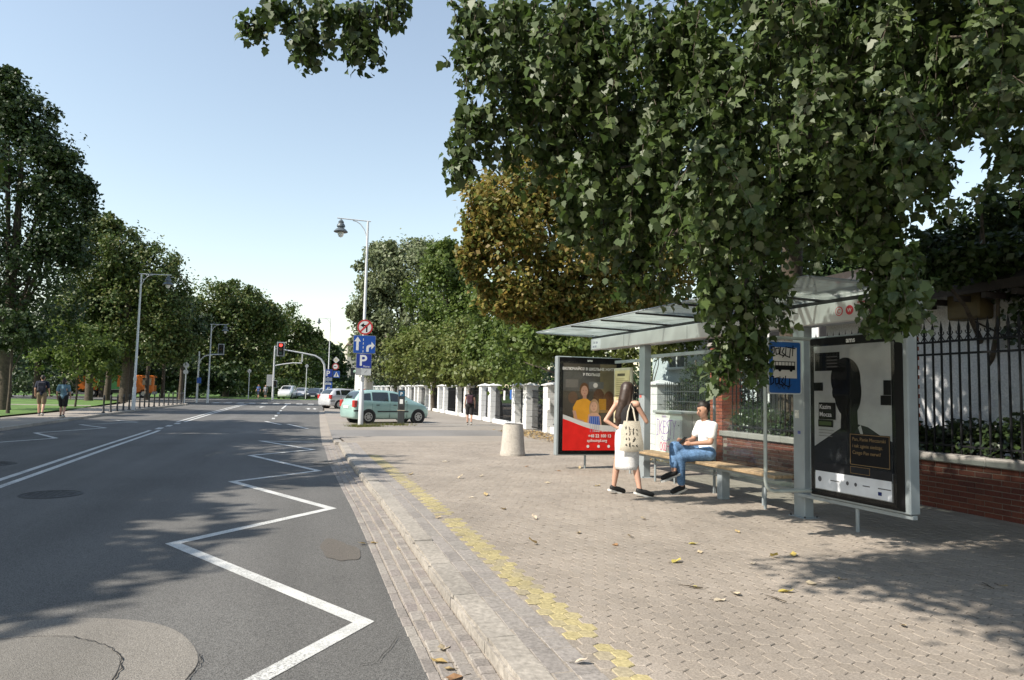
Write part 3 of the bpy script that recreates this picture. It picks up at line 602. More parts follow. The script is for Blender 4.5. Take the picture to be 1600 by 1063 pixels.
S1 = [[(-.31, 2.12), (-.31, 2.02), (-.27, 2.05), (-.27, 2.12), (-.31, 2.12)], [(-.25, 2.10), (-.24, 2.03), (-.20, 2.04), (-.20, 2.11), (-.25, 2.1)], [(-.18, 2.12), (-.19, 2.03), (-.14, 2.02)], [(-.13, 2.11), (-.16, 2.06), (-.12, 2.03), (-.15, 2.0)], [(-.10, 2.13), (-.11, 2.02), (-.05, 2.0), (-.04, 2.1)], [(-.08, 2.12), (.03, 2.11)], [(0, 2.14), (-.01, 2.02)]]
strokes('scribble', S1, .013, M_black, pl, -.057)
strokes('scribble', [[(x - .01, z - .36) for x, z in l] for l in S1[:5]], .013, M_black, pl, -.057)
strokes('scribble', [[(-.25 + .02 * k, 1.64 + .03 * math.sin(k * 1.9)) for k in range(12)]], .01, pm('scribble_ink', (.01, .03, .09), .5), pl, -.057)
# electrical cabinet with graffiti
ec = thing('utility_cabinet', 'white electrical cabinet with purple and red graffiti behind the bench', 'utility cabinet', (7.85, 14.35, .10), 0)
M_cab = pm('cabinet_white', (.6, .59, .55), .6, .1, 3, bump=.1); M_cabtop = pm('cabinet_top', (.33, .34, .33), .7, .1, 4)
mb = MB(); mb.box(0, .5, -.62, .62, 0, 1.1, .006); mb.build('body', M_cab, ec)
mb = MB(); mb.box(-.05, .56, -.66, .66, 1.1, 1.16, .01); mb.build('lid', M_cabtop, ec)
mb = MB(); mb.box(-.012, .002, -.57, .57, .16, .98, .003); dr = mb.build('door', pm('cabinet_door', (.74, .73, .70), .5, .06), ec)
for z in (.3, .85): mb = MB(); mb.tube([(-.012, -.5, z), (-.025, -.5, z)], .015, 10); mb.build('lock', M_dark, dr)
mb = MB(); mb.box(-.01, .51, -.63, .63, 0, .1); mb.build('plinth', pm('plinth', (.3, .29, .27), .8), ec)
mb = MB(); mb.box(.245, .255, -.6215, -.6205, .1, 1.08); mb.build('seam', M_dark, ec)
gp = pm('graffiti_purple', (.30, .13, .45), .6); gr = pm('graffiti_red', (.72, .05, .2), .6)
def on_door(nm, lines, wd, m):
    o = strokes(nm, lines, wd, m, dr, 0); o.rotation_euler = (0, 0, R_(-90)); o.location = (-.0135, 0, 0)
L = {'J': [[(.02, .95), (.10, .95)], [(.06, .95), (.06, .6), (.0, .58)]], 'K': [[(.14, .92), (.15, .62)], [(.26, .93), (.15, .76), (.28, .62)]], 'E': [[(.32, .92), (.33, .64), (.42, .63)], [(.32, .79), (.41, .79)], [(.32, .92), (.42, .92)]],
     'S': [[(.56, .93), (.48, .88), (.55, .78), (.57, .70), (.47, .64)]], 'T': [[(.58, .94), (.74, .95)], [(.66, .95), (.66, .62)]], 'Y': [[(.76, .92), (.82, .8), (.90, .94)], [(.82, .8), (.80, .55)]]}
on_door('graffiti', [[(a - .52, b) for a, b in l] for k in L for l in L[k]], .022, gp)
on_door('graffiti', [[(-.3 + .1 * math.cos(t * .5) + .02 * t, .52 + .05 * math.sin(t * .5)) for t in range(14)], [(.0, .56), (.08, .5), (.14, .56)]], .015, gp)
on_door('graffiti', [[(cx + .055 * math.cos(t), .34 + .09 * math.sin(t)) for t in [k * .5 for k in range(14)]] for cx in (-.3, -.16, -.08)] + [[(.03, .44), (.04, .26)], [(-.02, .36), (.1, .36)], [(.12, .42), (.13, .28)], [(.18, .43), (.18, .27)], [(.14, .36), (.26, .36)]], .02, gr)
text('stencil', 'TRAFO', .07, gp, ec, (-.004, .3, 1.0), (math.pi / 2, 0, -math.pi / 2))
# concrete litter bin
bn = thing('concrete_bin', 'tapered round concrete litter bin on the pavement beside far poster case', 'litter bin', (4.66, 16.0, .105))
M_conc = pm('bin_concrete', (.40, .365, .32), .9, .1, 6, bump=.5, fine=60)
mb = MB(); mb.lathe([(.285, 0), (.30, .01), (.30, .075), (.292, .09), (.288, .10), (.235, .73), (.228, .745), (.2, .745), (.195, .73)], 36); smooth_angle(mb.build('shell', M_conc, bn), 50)
mb = MB(); mb.lathe([(.193, .45), (.193, .736), (.205, .752), (.19, .756), (.17, .70)], 28); mb.build('liner', M_dark, bn)
# parking meter
pmr = thing('parking_meter', 'slim dark grey parking meter with blue letter P near teal car', 'parking meter', (3.86, 30.9, .055), R_(-8))
M_met = pm('meter_grey', (.035, .04, .042), .5, .1)
mb = MB(); mb.box(-.15, .15, -.1, .1, 0, 1.55, .02); mb.build('body', M_met, pmr)
mb = MB(); mb.box(-.13, .13, -.108, -.09, 1.25, 1.48, .004); q = mb.build('badge', pm('meter_blue', (.02, .09, .16), .4), pmr)
text('letter_p', 'P', .2, M_white, q, (-.06, -.111, 1.29), bold=.003)
mb = MB(); mb.box(-.07, .07, -.108, -.095, .92, 1.12, .004); mb.build('notice', M_white, pmr)
mb = MB(); mb.box(-.17, .17, -.115, .115, .62, .65); mb.build('band', pm('band_beige', (.4, .36, .28), .6), pmr)
mb = MB(); mb.box(-.09, .09, -.106, -.09, .7, .85); mb.build('coin_panel', M_dark, pmr)
# ------------------------------------------------------------------ white pillar fence
M_plaster = pm('pillar_white', (.70, .70, .69), .8, .07, 4, bump=.3, fine=40)
M_cap = pm('cap_white', (.66, .66, .65), .75, .06, 5)
M_groove = pm('pillar_joint', (.34, .34, .35), .9)
M_ironbar = pm('iron_bar', (.012, .0125, .014), .6, .1, spec=.2)
FX = 8.72
fence = thing('white_fence', 'long white fence of capped block pillars with dark iron bars', 'fence', (FX, 16, .06))
def pillar_mesh(W, H):
    mb = MB(); mb.m = 0; nb = 7; bh = H / nb
    for k in range(nb): mb.box(-W / 2, W / 2, -W / 2, W / 2, k * bh + .006, (k + 1) * bh - .006, .006)
    mb.m = 1; mb.box(-W / 2 + .008, W / 2 - .008, -W / 2 + .008, W / 2 - .008, 0, H)
    mb.m = 2; c = W / 2 + .07
    mb.add([(-c, -c, H), (c, -c, H), (c, c, H), (-c, c, H), (-c, -c, H + .035), (c, -c, H + .035), (c, c, H + .035), (-c, c, H + .035), (0, 0, H + .15)],
           [(3, 2, 1, 0), (0, 1, 5, 4), (1, 2, 6, 5), (2, 3, 7, 6), (3, 0, 4, 7), (4, 5, 8), (5, 6, 8), (6, 7, 8), (7, 4, 8)])
    return mb.mesh('pillar', [M_plaster, M_groove, M_cap])
me_p = pillar_mesh(.52, 1.82)
PY = [16.8, 25.6, 28.3, 30.0, 34.4, 36.4, 40.3, 42.6, 47.1, 49.2, 52.9, 54.9, 58.9, 61, 65, 67.2]
yy = 71.4
while yy < 108: PY += [yy, yy + 2.1]; yy += 6.4
for p in PY: link('pillar', me_p, fence, (.26, p - 16, 0))
for a, b in zip(PY[:-1], PY[1:]):
    if a in (25.6,): continue
    mb = MB(); mb.box(.12, .4, a - 16 + .27, b - 16 - .27, -.05, .18 if a > 25 else .25, .01); mb.build('plinth', M_plaster, fence)
    n = max(2, int((b - a - .5) / .13)) if a < 50 else max(2, int((b - a - .5) / .25))
    mb = MB()
    for k in range(n): yb = a - 16 + .3 + (b - a - .6) * (k + .5) / n; mb.box(.25, .272, yb - .011, yb + .011, .16, 1.72)
    for z in (.32, 1.55): mb.box(.24, .28, a - 16 + .26, b - 16 - .26, z, z + .035)
    mb.build('railing', M_ironbar, fence)
gate = thing('iron_gate', 'dark vertical bar gate between white pillars left of far poster case', 'gate', (FX + .26, 25.9, .06))
mb = MB()
for k in range(17): y = .05 + k * .125; mb.box(-.01, .01, y - .009, y + .009, .06, 1.62)
mb.build('bars', M_ironbar, gate)
for z in (.08, 1.3, 1.6): mb = MB(); mb.box(-.02, .02, 0, 2.12, z, z + .04); mb.build('rail', M_ironbar, gate)
mb = MB(); mb.box(-.03, .03, -.02, .04, 0, 1.72); mb.build('stile', M_ironbar, gate)
for x, y, z, w_, c, lab in [(FX - .02, 25.15, 1.2, .3, (.7, .7, .7), 'white notice plate on the white pillar behind far poster case'), (FX + .24, 31.2, 1.5, .35, (.03, .12, .4), 'small blue plate hanging on the bars left of the big pillar'), (FX + .22, 32.3, 1.45, .3, (.7, .7, .7), 'small white plate hanging on the bars beside the blue one')]:
    mb = MB(); mb.box(x - .012, x, y - w_ / 2, y + w_ / 2, z - .25, z + .2, .004); tag(mb.build('notice_plate', pm('notice_%d' % int(y * 10), c, .5)), lab, 'notice')
# garden lamps behind the fence
for x, y, h, lab in [(9.6, 26.6, 3.1, 'white garden lamp with flat cap behind the gate'), (10.4, 33, 2.9, 'garden lamp with round head among bushes behind the fence')]:
    t = thing('garden_lamp', lab, 'lamp', (x, y, 0)); mb = MB(); mb.tube([(0, 0, 0), (0, 0, h - .35)], .035, 10); mb.build('pole', M_white, t)
    mb = MB(); mb.lathe([(.09, h - .36), (.11, h - .34), (.13, h - .1), (.12, h - .09)], 14); mb.build('globe', pm('globe', (.5, .5, .48), .3), t)
    mb = MB(); mb.lathe([(.25, h - .09), (.25, h - .05), (.05, h)], 16); mb.build('cap', M_steel, t)
# ------------------------------------------------------------------ brick wall with iron railing on the near right
M_brick = rand_mat('brick_red', [(.25, .062, .035), (.31, .086, .045), (.21, .052, .034), (.33, .10, .055)], .85, 'object', 40, .4)
M_brick_shade = rand_mat('brick_shaded', [(.13, .038, .026), (.16, .048, .03), (.10, .032, .025), (.18, .058, .036)], .9, 'object', 40, .4, stain=.3)  # low wall's copy of the red brick, with shade darkened into the colour
M_mortar = pm('mortar', (.22, .18, .15), .95, .15, 10)
M_cope = pm('coping_stone', (.27, .255, .235), .85, .15, 3, bump=.3)
bw = thing('brick_wall', 'low red brick wall with stone coping under the spiked railing', 'wall', (8.6, 0, .1))
mb = MB(); mb.box(.01, .30, 3.0, 13.4, 0, .66); mb.build('core', M_mortar, bw)
me_b = MB().box(0, .1, -.118, .118, 0, .062, .004).mesh('brick', M_brick_shade)
rb = random.Random(5)
n = 0
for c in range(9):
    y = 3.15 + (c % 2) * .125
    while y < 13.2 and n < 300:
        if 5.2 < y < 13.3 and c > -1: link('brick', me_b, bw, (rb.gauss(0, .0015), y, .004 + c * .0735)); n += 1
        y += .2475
k = 0
for i in range(10):
    mb = MB(); mb.box(-.05, .36, 3 + i * 1.04 + .003, 3 + (i + 1) * 1.04 - .003, .665, .78, .012); mb.build('coping_stone', M_cope, bw)
def pier(y, label):
    t = thing('brick_pier', label, 'pier', (8.58, y, .1))
    mb = MB(); mb.box(.015, .465, -.225, .225, 0, 2.6); mb.build('core', M_mortar, t)
    me1 = MB().box(-.107, .107, -.05, .05, 0, .062, .004).mesh('brick', M_brick)
    for c in range(35):
        z = .005 + c * .0738; o = (c % 2)
        ys = (-.13, .11) if o else (-.18, 0, .18)
        for q in ((-.12, .12) if not o else (-.175, .0, .175)):      # road face
            link('brick', MATS_MESH(.236 if not o else (.115 if q else .224)), t, (.05, q, z), (0, 0, R_(90)))
        for q in ((.19, .42) if o else (.16, .36)):                  # face towards the camera
            link('brick', MATS_MESH(.19 if not o else .22), t, (q - .03, -.19, z))
    mb = MB(); mb.box(-.05, .53, -.29, .29, 2.62, 2.70, .01); mb.build('cap', M_cope, t)
_mm = {}
def MATS_MESH(L_):
    if L_ not in _mm: _mm[L_] = MB().box(-L_ / 2, L_ / 2, -.05, .05, 0, .062, .004).mesh('brick', M_brick)
    return _mm[L_]
pier(13.55, 'sunlit red brick pier behind the seated man'); pier(8.9, 'shaded red brick pier behind the portrait poster case')
rl = thing('iron_railing', 'black wrought iron railing with spear tips above the hedge', 'railing', (8.76, 0, .88))
ib = MB(); ib.box(-.011, .011, -.011, .011, 0, 1.72)
me_bar = ib.mesh('bar', M_ironbar)
tp = MB(); tp.add([(-.012, -.012, 0), (.012, -.012, 0), (.012, .012, 0), (-.012, .012, 0), (-.028, 0, .06), (0, -.028, .06), (.028, 0, .06), (0, .028, .06), (0, 0, .19)], [(0, 1, 5), (1, 2, 6), (2, 3, 7), (3, 0, 4), (0, 5, 4), (1, 6, 5), (2, 7, 6), (3, 4, 7), (4, 5, 8), (5, 6, 8), (6, 7, 8), (7, 4, 8)])
for sgn in (-1, 1): tp.tube([(0, 0, -.02), (0, sgn * .025, -.03), (0, sgn * .045, -.005), (0, sgn * .04, .02)], .007, 5)
me_tip = tp.mesh('spear_tip', M_ironbar)
y = 4.2; k = 0
while y < 13.25:
    if not 8.63 < y < 9.17:
        b_ = link('bar', me_bar, rl, (0, y, 0)); link('spear_tip', me_tip, b_, (0, 0, 1.72))
        if k: 
            mb = MB(); mb.tube([(0, y - .145 + .145 * q / 6, 1.60 + .10 * (1 - math.sin(math.pi * q / 6))) for q in range(7)], .007, 5, False); mb.build('scroll', M_ironbar, rl)
    y += .145; k += 1
for z in (.1, 1.40, 1.58): mb = MB(); mb.box(-.016, .016, 4.1, 13.3, z, z + .03); mb.build('rail', M_ironbar, rl)
mb = MB()
y = 13.9
pnl = thing('wire_fence', 'thin grey bar fence between white pillar and brick pier', 'fence', (8.9, 0, .1))
for k in range(24): mb.box(-.008, .008, 13.85 + k * .112, 13.862 + k * .112, .1, 1.85)
mb.build('bars', pm('fence_grey', (.05, .055, .055), .5), pnl)
for z in (.3, 1.35, 1.6): mb = MB(); mb.box(-.012, .012, 13.8, 16.5, z, z + .025); mb.build('rail', MATS['fence_grey'], pnl)
# ------------------------------------------------------------------ white house behind the railing
M_wall = pm('house_white', (.62, .63, .65), .9, .08, 1.2, bump=.2, fine=30)
M_tile = pm('roof_dark', (.035, .028, .025), .8, .25, 8, bump=.4)
hs = thing('white_house', 'low white rendered house with dark overhanging roof behind the railing', 'house', (10.7, 0, 0))
mb = MB(); mb.box(0, 6, 1.0, 12.6, 0, 3.5); mb.build('wall', M_wall, hs)
mb = MB(); mb.add([(-.6, .4, 3.35), (-.6, 13.2, 3.35), (3, 13.2, 5.2), (3, .4, 5.2), (6.6, 13.2, 3.35), (6.6, .4, 3.35), (-.6, .4, 3.5), (-.6, 13.2, 3.5), (3, 13.2, 5.4), (3, .4, 5.4), (6.6, 13.2, 3.5), (6.6, .4, 3.5)],
    [(0, 1, 2, 3), (3, 2, 4, 5), (6, 9, 8, 7), (9, 11, 10, 8), (0, 6, 7, 1), (5, 4, 10, 11), (0, 3, 9, 6), (3, 5, 11, 9), (1, 7, 8, 2), (2, 8, 10, 4)]); rf = mb.build('roof', M_tile, hs)
for k in range(26): yb = .5 + k * .49; mb = MB(); mb.box(-.62, .0, yb, yb + .09, 3.25, 3.34); mb.build('rafter_end', M_tile, rf)
wb = thing('wall_planter', 'ochre box with pale lid mounted high on the white house wall', 'wall box', (10.68, 9.0, 2.98))
mb = MB(); mb.box(-.34, 0, -.3, .3, 0, .45, .03); mb.build('box', pm('ochre', (.10, .075, .03), .7), wb)
mb = MB(); mb.box(-.4, 0, -.38, .38, .45, .52, .01); mb.build('lid', pm('lid_pale', (.5, .5, .48), .6), wb)
mb = MB(); mb.tube([(10.66, 5.2, .9), (10.66, 6.4, 2.0), (10.66, 7.6, 2.2), (10.66, 9.5, 3.2)], .015, 6); tag(mb.build('wall_cable', M_dark), 'dark cable sagging across the white house wall', 'cable')
# pale building glimpsed beyond
pb_ = thing('pale_villa', 'pale blue rendered villa with dark windows behind the shelter', 'house', (13.5, 14, 0))
mb = MB(); mb.box(0, 9, 0, 12, 0, 4.6); wl = mb.build('wall', pm('villa_blue', (.50, .55, .57), .9, .06, 1), pb_)
for z in (.6, 2.7):
    for k in range(4):
        yb = .9 + k * 2.8; mb = MB(); mb.box(-.03, .02, yb, yb + 1.3, z, z + 1.5); wn = mb.build('window', M_dark, pb_)
        for q in (0, .62, 1.24): mb = MB(); mb.box(-.06, -.03, yb + q, yb + q + .06, z, z + 1.5); mb.build('frame', M_white, wn)
        mb = MB(); mb.box(-.12, 0, yb - .1, yb + 1.4, z - .1, z - .01); mb.build('sill', M_white, pb_)
for k in range(3):
    xb = 1.2 + k * 2.8; mb = MB(); mb.box(xb, xb + 1.2, -.03, .02, 2.7, 4.2); wn = mb.build('window', M_dark, pb_); mb = MB(); mb.box(xb + .57, xb + .63, -.06, -.03, 2.7, 4.2); mb.build('frame', M_white, wn)
mb = MB(); mb.prism([(-.5, -.5), (9.5, -.5), (9.5, 12.5), (-.5, 12.5)], 4.6, 4.85); mb.build('roof', M_tile, pb_)
# far building on the right of the road end, advertising column
fb = thing('far_tenement', 'distant grey tenement with dark roof beyond the crossing', 'building', (13, 190, 0))
mb = MB(); mb.box(-4, 12, 0, 14, 0, 13); mb.build('wall', pm('tenement', (.42, .38, .34), .9), fb)
mb = MB(); mb.add([(-4.4, -.4, 13), (12.4, -.4, 13), (12.4, 14.4, 13), (-4.4, 14.4, 13), (-2, 7, 16.5), (10, 7, 16.5)], [(0, 1, 5, 4), (1, 2, 5), (2, 3, 4, 5), (3, 0, 4)]); mb.build('roof', pm('tenement_roof', (.14, .08, .065), .8), fb)
for z in (1.5, 5, 9):
    for k in range(6): mb = MB(); mb.box(-3 + k * 2.5, -1.9 + k * 2.5, -.06, .02, z, z + 2); mb.build('window', M_dark, fb)
ac = thing('advertising_column', 'white round advertising column with green cap behind the parked cars', 'advertising column', (5.6, 78, .03))
mb = MB(); mb.lathe([(1.1, 0), (1.1, .4), (1.0, .42), (1.0, 3.3)], 28); smooth_angle(mb.build('drum', pm('drum_white', (.66, .65, .62), .7, .08, 2), ac))
mb = MB(); mb.lathe([(1.2, 3.3), (1.22, 3.45), (1.1, 3.55), (.3, 3.8)], 28); mb.build('cap', pm('cap_green', (.18, .27, .22), .6), ac)
for a, c in ((-95, (.5, .1, .1)), (-120, (.16, .15, .14)), (-70, (.3, .3, .25))):
    mb = MB(); q = [R_(a + d) for d in (-11, -5, 0, 5, 11)]; mb.add([(1.006 * math.cos(t), 1.006 * math.sin(t), z) for t in q for z in (.6, 1.5)], [(2 * i, 2 * i + 2, 2 * i + 3, 2 * i + 1) for i in range(4)]); mb.build('bill', pm('bill%d' % a, c, .6, .4, 9), ac)
# ------------------------------------------------------------------ street lamps, signs, signals
M_pole = pm('pole_white', (.56, .57, .58), .5, .06, 3, metal=.1)
M_lant = pm('lantern_grey', (.10, .12, .13), .45, .1, metal=.2)
M_globe = pm('lantern_globe', (.75, .75, .72), .2, .02)
def street_lamp(label, x, y, h, arm, sgn, detail=True):
    t = thing('street_lamp', label, 'street lamp', (x, y, .04))
    mb = MB(); mb.tube([(0, 0, 0), (0, 0, h * .17), (0, 0, h * .175), (0, 0, h)], [.105, .10, .072, .045], 14); smooth_angle(mb.build('pole', M_pole, t))
    mb = MB(); mb.tube([(-sgn * .12, 0, h), (sgn * arm, 0, h + .03)], .025, 8); ar = mb.build('arm', M_pole, t)
    mb = MB(); mb.tube([(0, 0, h - .95)] + [(sgn * .62 * (1 - math.cos(R_(a))), 0, h - .95 + .93 * math.sin(R_(a))) for a in (20, 40, 60, 75, 90)], .02, 8); mb.build('brace', M_pole, t)
    mb = MB(); mb.tube([(0, 0, h * .22), (0, 0, h * .24)], .09, 12); mb.build('collar', M_pole, t)
    c = (sgn * (arm - .16), 0, h - .55)
    mb = MB(); mb.lathe([(.0, .0), (.28, .0), (.29, .02), (.2, .12), (.13, .16), (.13, .2), (.17, .22), (.17, .28), (.12, .36), (.1, .38), (.12, .42), (.06, .5), (.02, .54)], 20, c); ln = smooth_angle(mb.build('lantern', M_lant, t), 35)
    mb = MB(); mb.lathe([(.02, -.22), (.08, -.19), (.12, -.1), (.13, -.01)], 16, c); smooth_angle(mb.build('globe', M_globe, ln))
    return t
street_lamp('tall white street lamp carrying road signs beside the teal car', 2.02, 29.3, 8.55, 1.25, -1)
street_lamp('tall white street lamp beside the bollards on the left pavement', -9.75, 44.7, 7.95, 1.6, 1)
street_lamp('white street lamp at the far end of the bollard row', -8.6, 66, 6.9, 1.3, 1)
street_lamp('distant street lamp by the crossing behind the silver car', 2.0, 88, 10.0, 1.5, -1)
street_lamp('faint street lamp half hidden among trees left of the crossing', -15.0, 97, 10.4, 1.2, 1)
M_sb = pm('roadsign_blue', (.010, .075, .36), .4, .05); M_sr = pm('roadsign_red', (.5, .03, .03), .45); M_sw = pm('roadsign_white', (.72, .72, .70), .45, .04); M_sback = pm('roadsign_back', (.35, .36, .37), .5)
def arrow_pts(pts, s, ox, oz): return [(ox + a * s, oz + b * s) for a, b in pts]
AR_UP = [(-.09, -.5), (.09, -.5), (.09, .15), (.24, .15), (0, .5), (-.24, .15), (-.09, .15)]
def sign(name, label, x, y, z, shape, parts, cat='road sign'):
    t = thing(name, label, cat, (x, y, z)); mb = MB(); mb.plate(shape, -.012, .0); pl = mb.build('plate', M_sback, t)
    mb = MB(); mb.box(-.03, .03, 0, .1, -.05, .05); mb.build('bracket', M_sback, t)
    yy_ = -.013
    for nm, pts, m in parts: yy_ -= .001; flat(nm, pts, yy_, m, pl)
    return pl, yy_
sx, sy = 2.05, 29.17
sign('no_left_turn_sign', 'round red rimmed no left turn sign on the lamp post', sx, sy, 4.13, oval(0, 0, .32, .32, 32), [
    ('red_rim', oval(0, 0, .315, .315, 32), M_sr), ('white_field', oval(0, 0, .25, .25, 32), M_sw),
    ('arrow', [(.04, -.2), (.10, -.2), (.10, .07), (.07, .1), (-.05, .1), (-.05, .17), (-.19, .07), (-.05, -.03), (-.05, .04), (.04, .04)], M_black), ('slash', [(-.21, -.16), (-.16, -.21), (.21, .16), (.16, .21)], M_sr)])
pl, q = sign('lane_sign', 'blue lane sign with straight and right turn arrows on the lamp post', sx, sy, 3.42, rrect(-.45, .45, -.37, .37, .04), [
    ('blue_field', rrect(-.44, .44, -.36, .36, .04), M_sb), ('arrow', arrow_pts(AR_UP, .56, -.28, .03), M_sw),
    ('arrow', [(.08, -.3), (.18, -.3), (.18, -.14), (.22, -.10), (.28, -.09), (.28, -.2), (.42, -.04), (.28, .12), (.28, 0), (.18, -.01), (.1, -.06), (.08, -.14)], M_sw)] + [('lane_dash', rect(-.06, -.035, -.33 + k * .16, -.24 + k * .16), M_sw) for k in range(4)])
pl, q = sign('parking_sign', 'blue parking sign with white letter P on the lamp post', sx, sy, 2.75, rrect(-.31, .31, -.31, .29, .03), [('blue_field', rrect(-.30, .30, -.30, .28, .03), pm('parking_blue', (.01, .035, .26), .4))])
text('letter_p', 'P', .62, M_sw, pl, (-.19, q - .001, -.2), bold=.012); text('small_word', 'Płatny', .11, M_sw, pl, (-.02, q - .001, -.27))
sign('sign_plaque', 'small grey plaque with slash under the parking sign', sx, sy, 2.29, rect(-.31, .31, -.14, .14), [('plate_print', rect(-.09, .30, -.13, .13), pm('plaque_grey', (.5, .52, .52), .5)), ('slash', [(.04, -.03), (.06, -.03), (.15, .06), (.13, .06)], M_dark)])
dx, dy = 2.0, 87.8
pl, q = sign('parking_sign', 'distant blue parking sign beside the crossing', dx, dy, 3.35, rrect(-.48, .48, -.48, .48, .05), [('blue_field', rrect(-.47, .47, -.47, .47, .04), MATS['parking_blue'])]); text('letter_p', 'P', .9, M_sw, pl, (-.27, q - .001, -.32), bold=.016)
sign('sign_plaque', 'pale plaque under the distant parking sign', dx, dy, 2.62, rect(-.48, .48, -.2, .2), [('plate_print', rect(-.46, .46, -.18, .18), pm('plaque_pale', (.45, .48, .55), .5))])
sign('direction_sign', 'distant blue sign with white car and arrow symbol', dx, dy, 1.75, rrect(-.5, .5, -.6, .6, .05), [('blue_field', rrect(-.49, .49, -.59, .59, .04), M_sb), ('car_symbol', [(-.38, .2), (.38, .2), (.38, .36), (.2, .5), (-.2, .5), (-.38, .36)], M_sw), ('arrow', [(-.08, -.5), (.08, -.5), (.08, -.2), (.28, -.2), (.28, -.05), (-.08, -.05)], M_sw)])
sign('priority_sign', 'small pale diamond sign right of the distant lamp', dx + .85, dy + .3, 5.0, [(-.42, 0), (0, -.42), (.42, 0), (0, .42)], [('white_field', [(-.4, 0), (0, -.4), (.4, 0), (0, .4)], M_sw), ('cream_field', [(-.26, 0), (0, -.26), (.26, 0), (0, .26)], pm('cream', (.6, .55, .4), .5))])
sign('no_turn_sign', 'small distant red rimmed no turn sign under the diamond', dx + .8, dy + .3, 4.2, oval(0, 0, .4, .4, 24), [('red_rim', oval(0, 0, .39, .39, 24), M_sr), ('white_field', oval(0, 0, .29, .29, 24), M_sw), ('arrow', rect(-.15, .12, -.05, .05), M_black)])
sign('crossing_sign', 'small distant blue pedestrian crossing sign', dx + .95, dy + .3, 3.25, rect(-.42, .42, -.42, .42), [('blue_field', rect(-.41, .41, -.41, .41), M_sb), ('white_field', [(-.33, -.3), (.33, -.3), (0, .33)], M_sw), ('figure', [(-.08, -.25), (.06, -.25), (.04, .15), (-.04, .15)], M_black)])
M_red_on = pm('red_lens_lit', (1, .06, .04), .4, .02, emit=1.6)
def signal_head(parent, x, y, z, lit, s=1.):
    mb = MB(); mb.box(x - .33 * s, x + .33 * s, y - .1, y + .12, z - .75 * s, z + .75 * s, .03); h = mb.build('signal_head', M_black, parent)
    mb = MB(); mb.box(x - .48 * s, x + .48 * s, y + .03, y + .045, z - .9 * s, z + .9 * s); mb.build('backboard', M_sback, h)
    for k, m in enumerate((M_red_on if lit else M_dark, pm('lens_dark_amber', (.05, .03, .01), .3), pm('lens_dark_green', (.01, .035, .025), .3))):
        mb = MB(); mb.tube([(x, y - .1, z + (.48 - .48 * k) * s), (x, y - .125, z + (.48 - .48 * k) * s)], .2 * s, 18); mb.build('lens', m, h)
        mb = MB(); mb.tube([(x, y - .12, z + (.64 - .48 * k) * s), (x, y - .32, z + (.62 - .48 * k) * s)], .06, 6); mb.build('visor', M_black, h)
t = thing('traffic_light_gantry', 'curved mast arm with lit red traffic light over the road', 'traffic light', (1.55, 87, 0))
mb = MB(); mb.tube([(0, 0, 0), (0, 0, 3.6), (-.1, 0, 4.4), (-.5, 0, 5.0), (-1.2, 0, 5.4), (-2.6, 0, 5.65), (-4.9, 0, 6.0)], [.14, .12, .12, .11, .1, .09, .07], 12); smooth_angle(mb.build('mast', M_pole, t)); signal_head(t, -5.15, 0, 6.05, True, .95)
mb = MB(); mb.box(-2.75, -2.6, -.05, .05, 4.6, 5.7); mb.build('stub', M_pole, t)
t = thing('traffic_light_pole', 'grey mast with long arm left of the red traffic light', 'traffic light', (-4.35, 88.7, 0))
mb = MB(); mb.tube([(0, 0, 0), (0, 0, 6.5)], [.13, .08], 12); mb.build('pole', M_pole, t)
mb = MB(); mb.tube([(0, 0, 4.1), (1.2, 0, 4.35), (2.2, 0, 4.5), (3.2, 0, 4.5)], .07, 8); mb.build('arm', M_pole, t); mb = MB(); mb.tube([(0, 0, 6.45), (.6, 0, 6.45)], .04, 6); mb.build('arm', M_pole, t)
mb = MB(); mb.box(-.75, -.1, -.05, .05, 1.6, 3.0, .02); mb.build('sign_back', M_sback, t); signal_head(t, .22, -.15, 1.9, False, .5)
t = thing('traffic_light_gantry', 'short curved mast with traffic light beside the bollards', 'traffic light', (-9.55, 66.5, .05))
mb = MB(); mb.tube([(0, 0, 0), (0, 0, 4.5)], [.09, .07], 12); mb.build('pole', M_pole, t); mb = MB(); mb.tube([(0, 0, 3.2), (.12, 0, 3.75), (.45, 0, 4.1), (1.0, 0, 4.25), (1.9, 0, 4.3)], .05, 8); mb.build('arm', M_pole, t)
signal_head(t, 1.75, .2, 4.75, False, .55); mb = MB(); mb.box(-.05, .3, -.12, -.1, 1.7, 2.2); mb.build('small_sign', M_sb, t)
for x, y, h, lab in [(-9.9, 62.5, 3.4, 'thin white sign pole with stacked round plates by the bollards'), (-7.2, 90, 3.6, 'lone thin grey pole in front of dark trees'), (-.6, 96, 4.6, 'thin grey pole behind the parked cars')]:
    t = thing('sign_pole', lab, 'pole', (x, y, .05)); mb = MB(); mb.tube([(0, 0, 0), (0, 0, h)], .05, 8); mb.build('pole', M_pole, t)
    mb = MB(); mb.plate(oval(0, h - .25, .22, .22, 16), -.08, -.06); mb.build('plate', M_sback, t)
    if h == 3.4: mb = MB(); mb.plate(oval(0, h - .8, .2, .2, 16), -.08, -.06); mb.build('plate', M_sback, t)
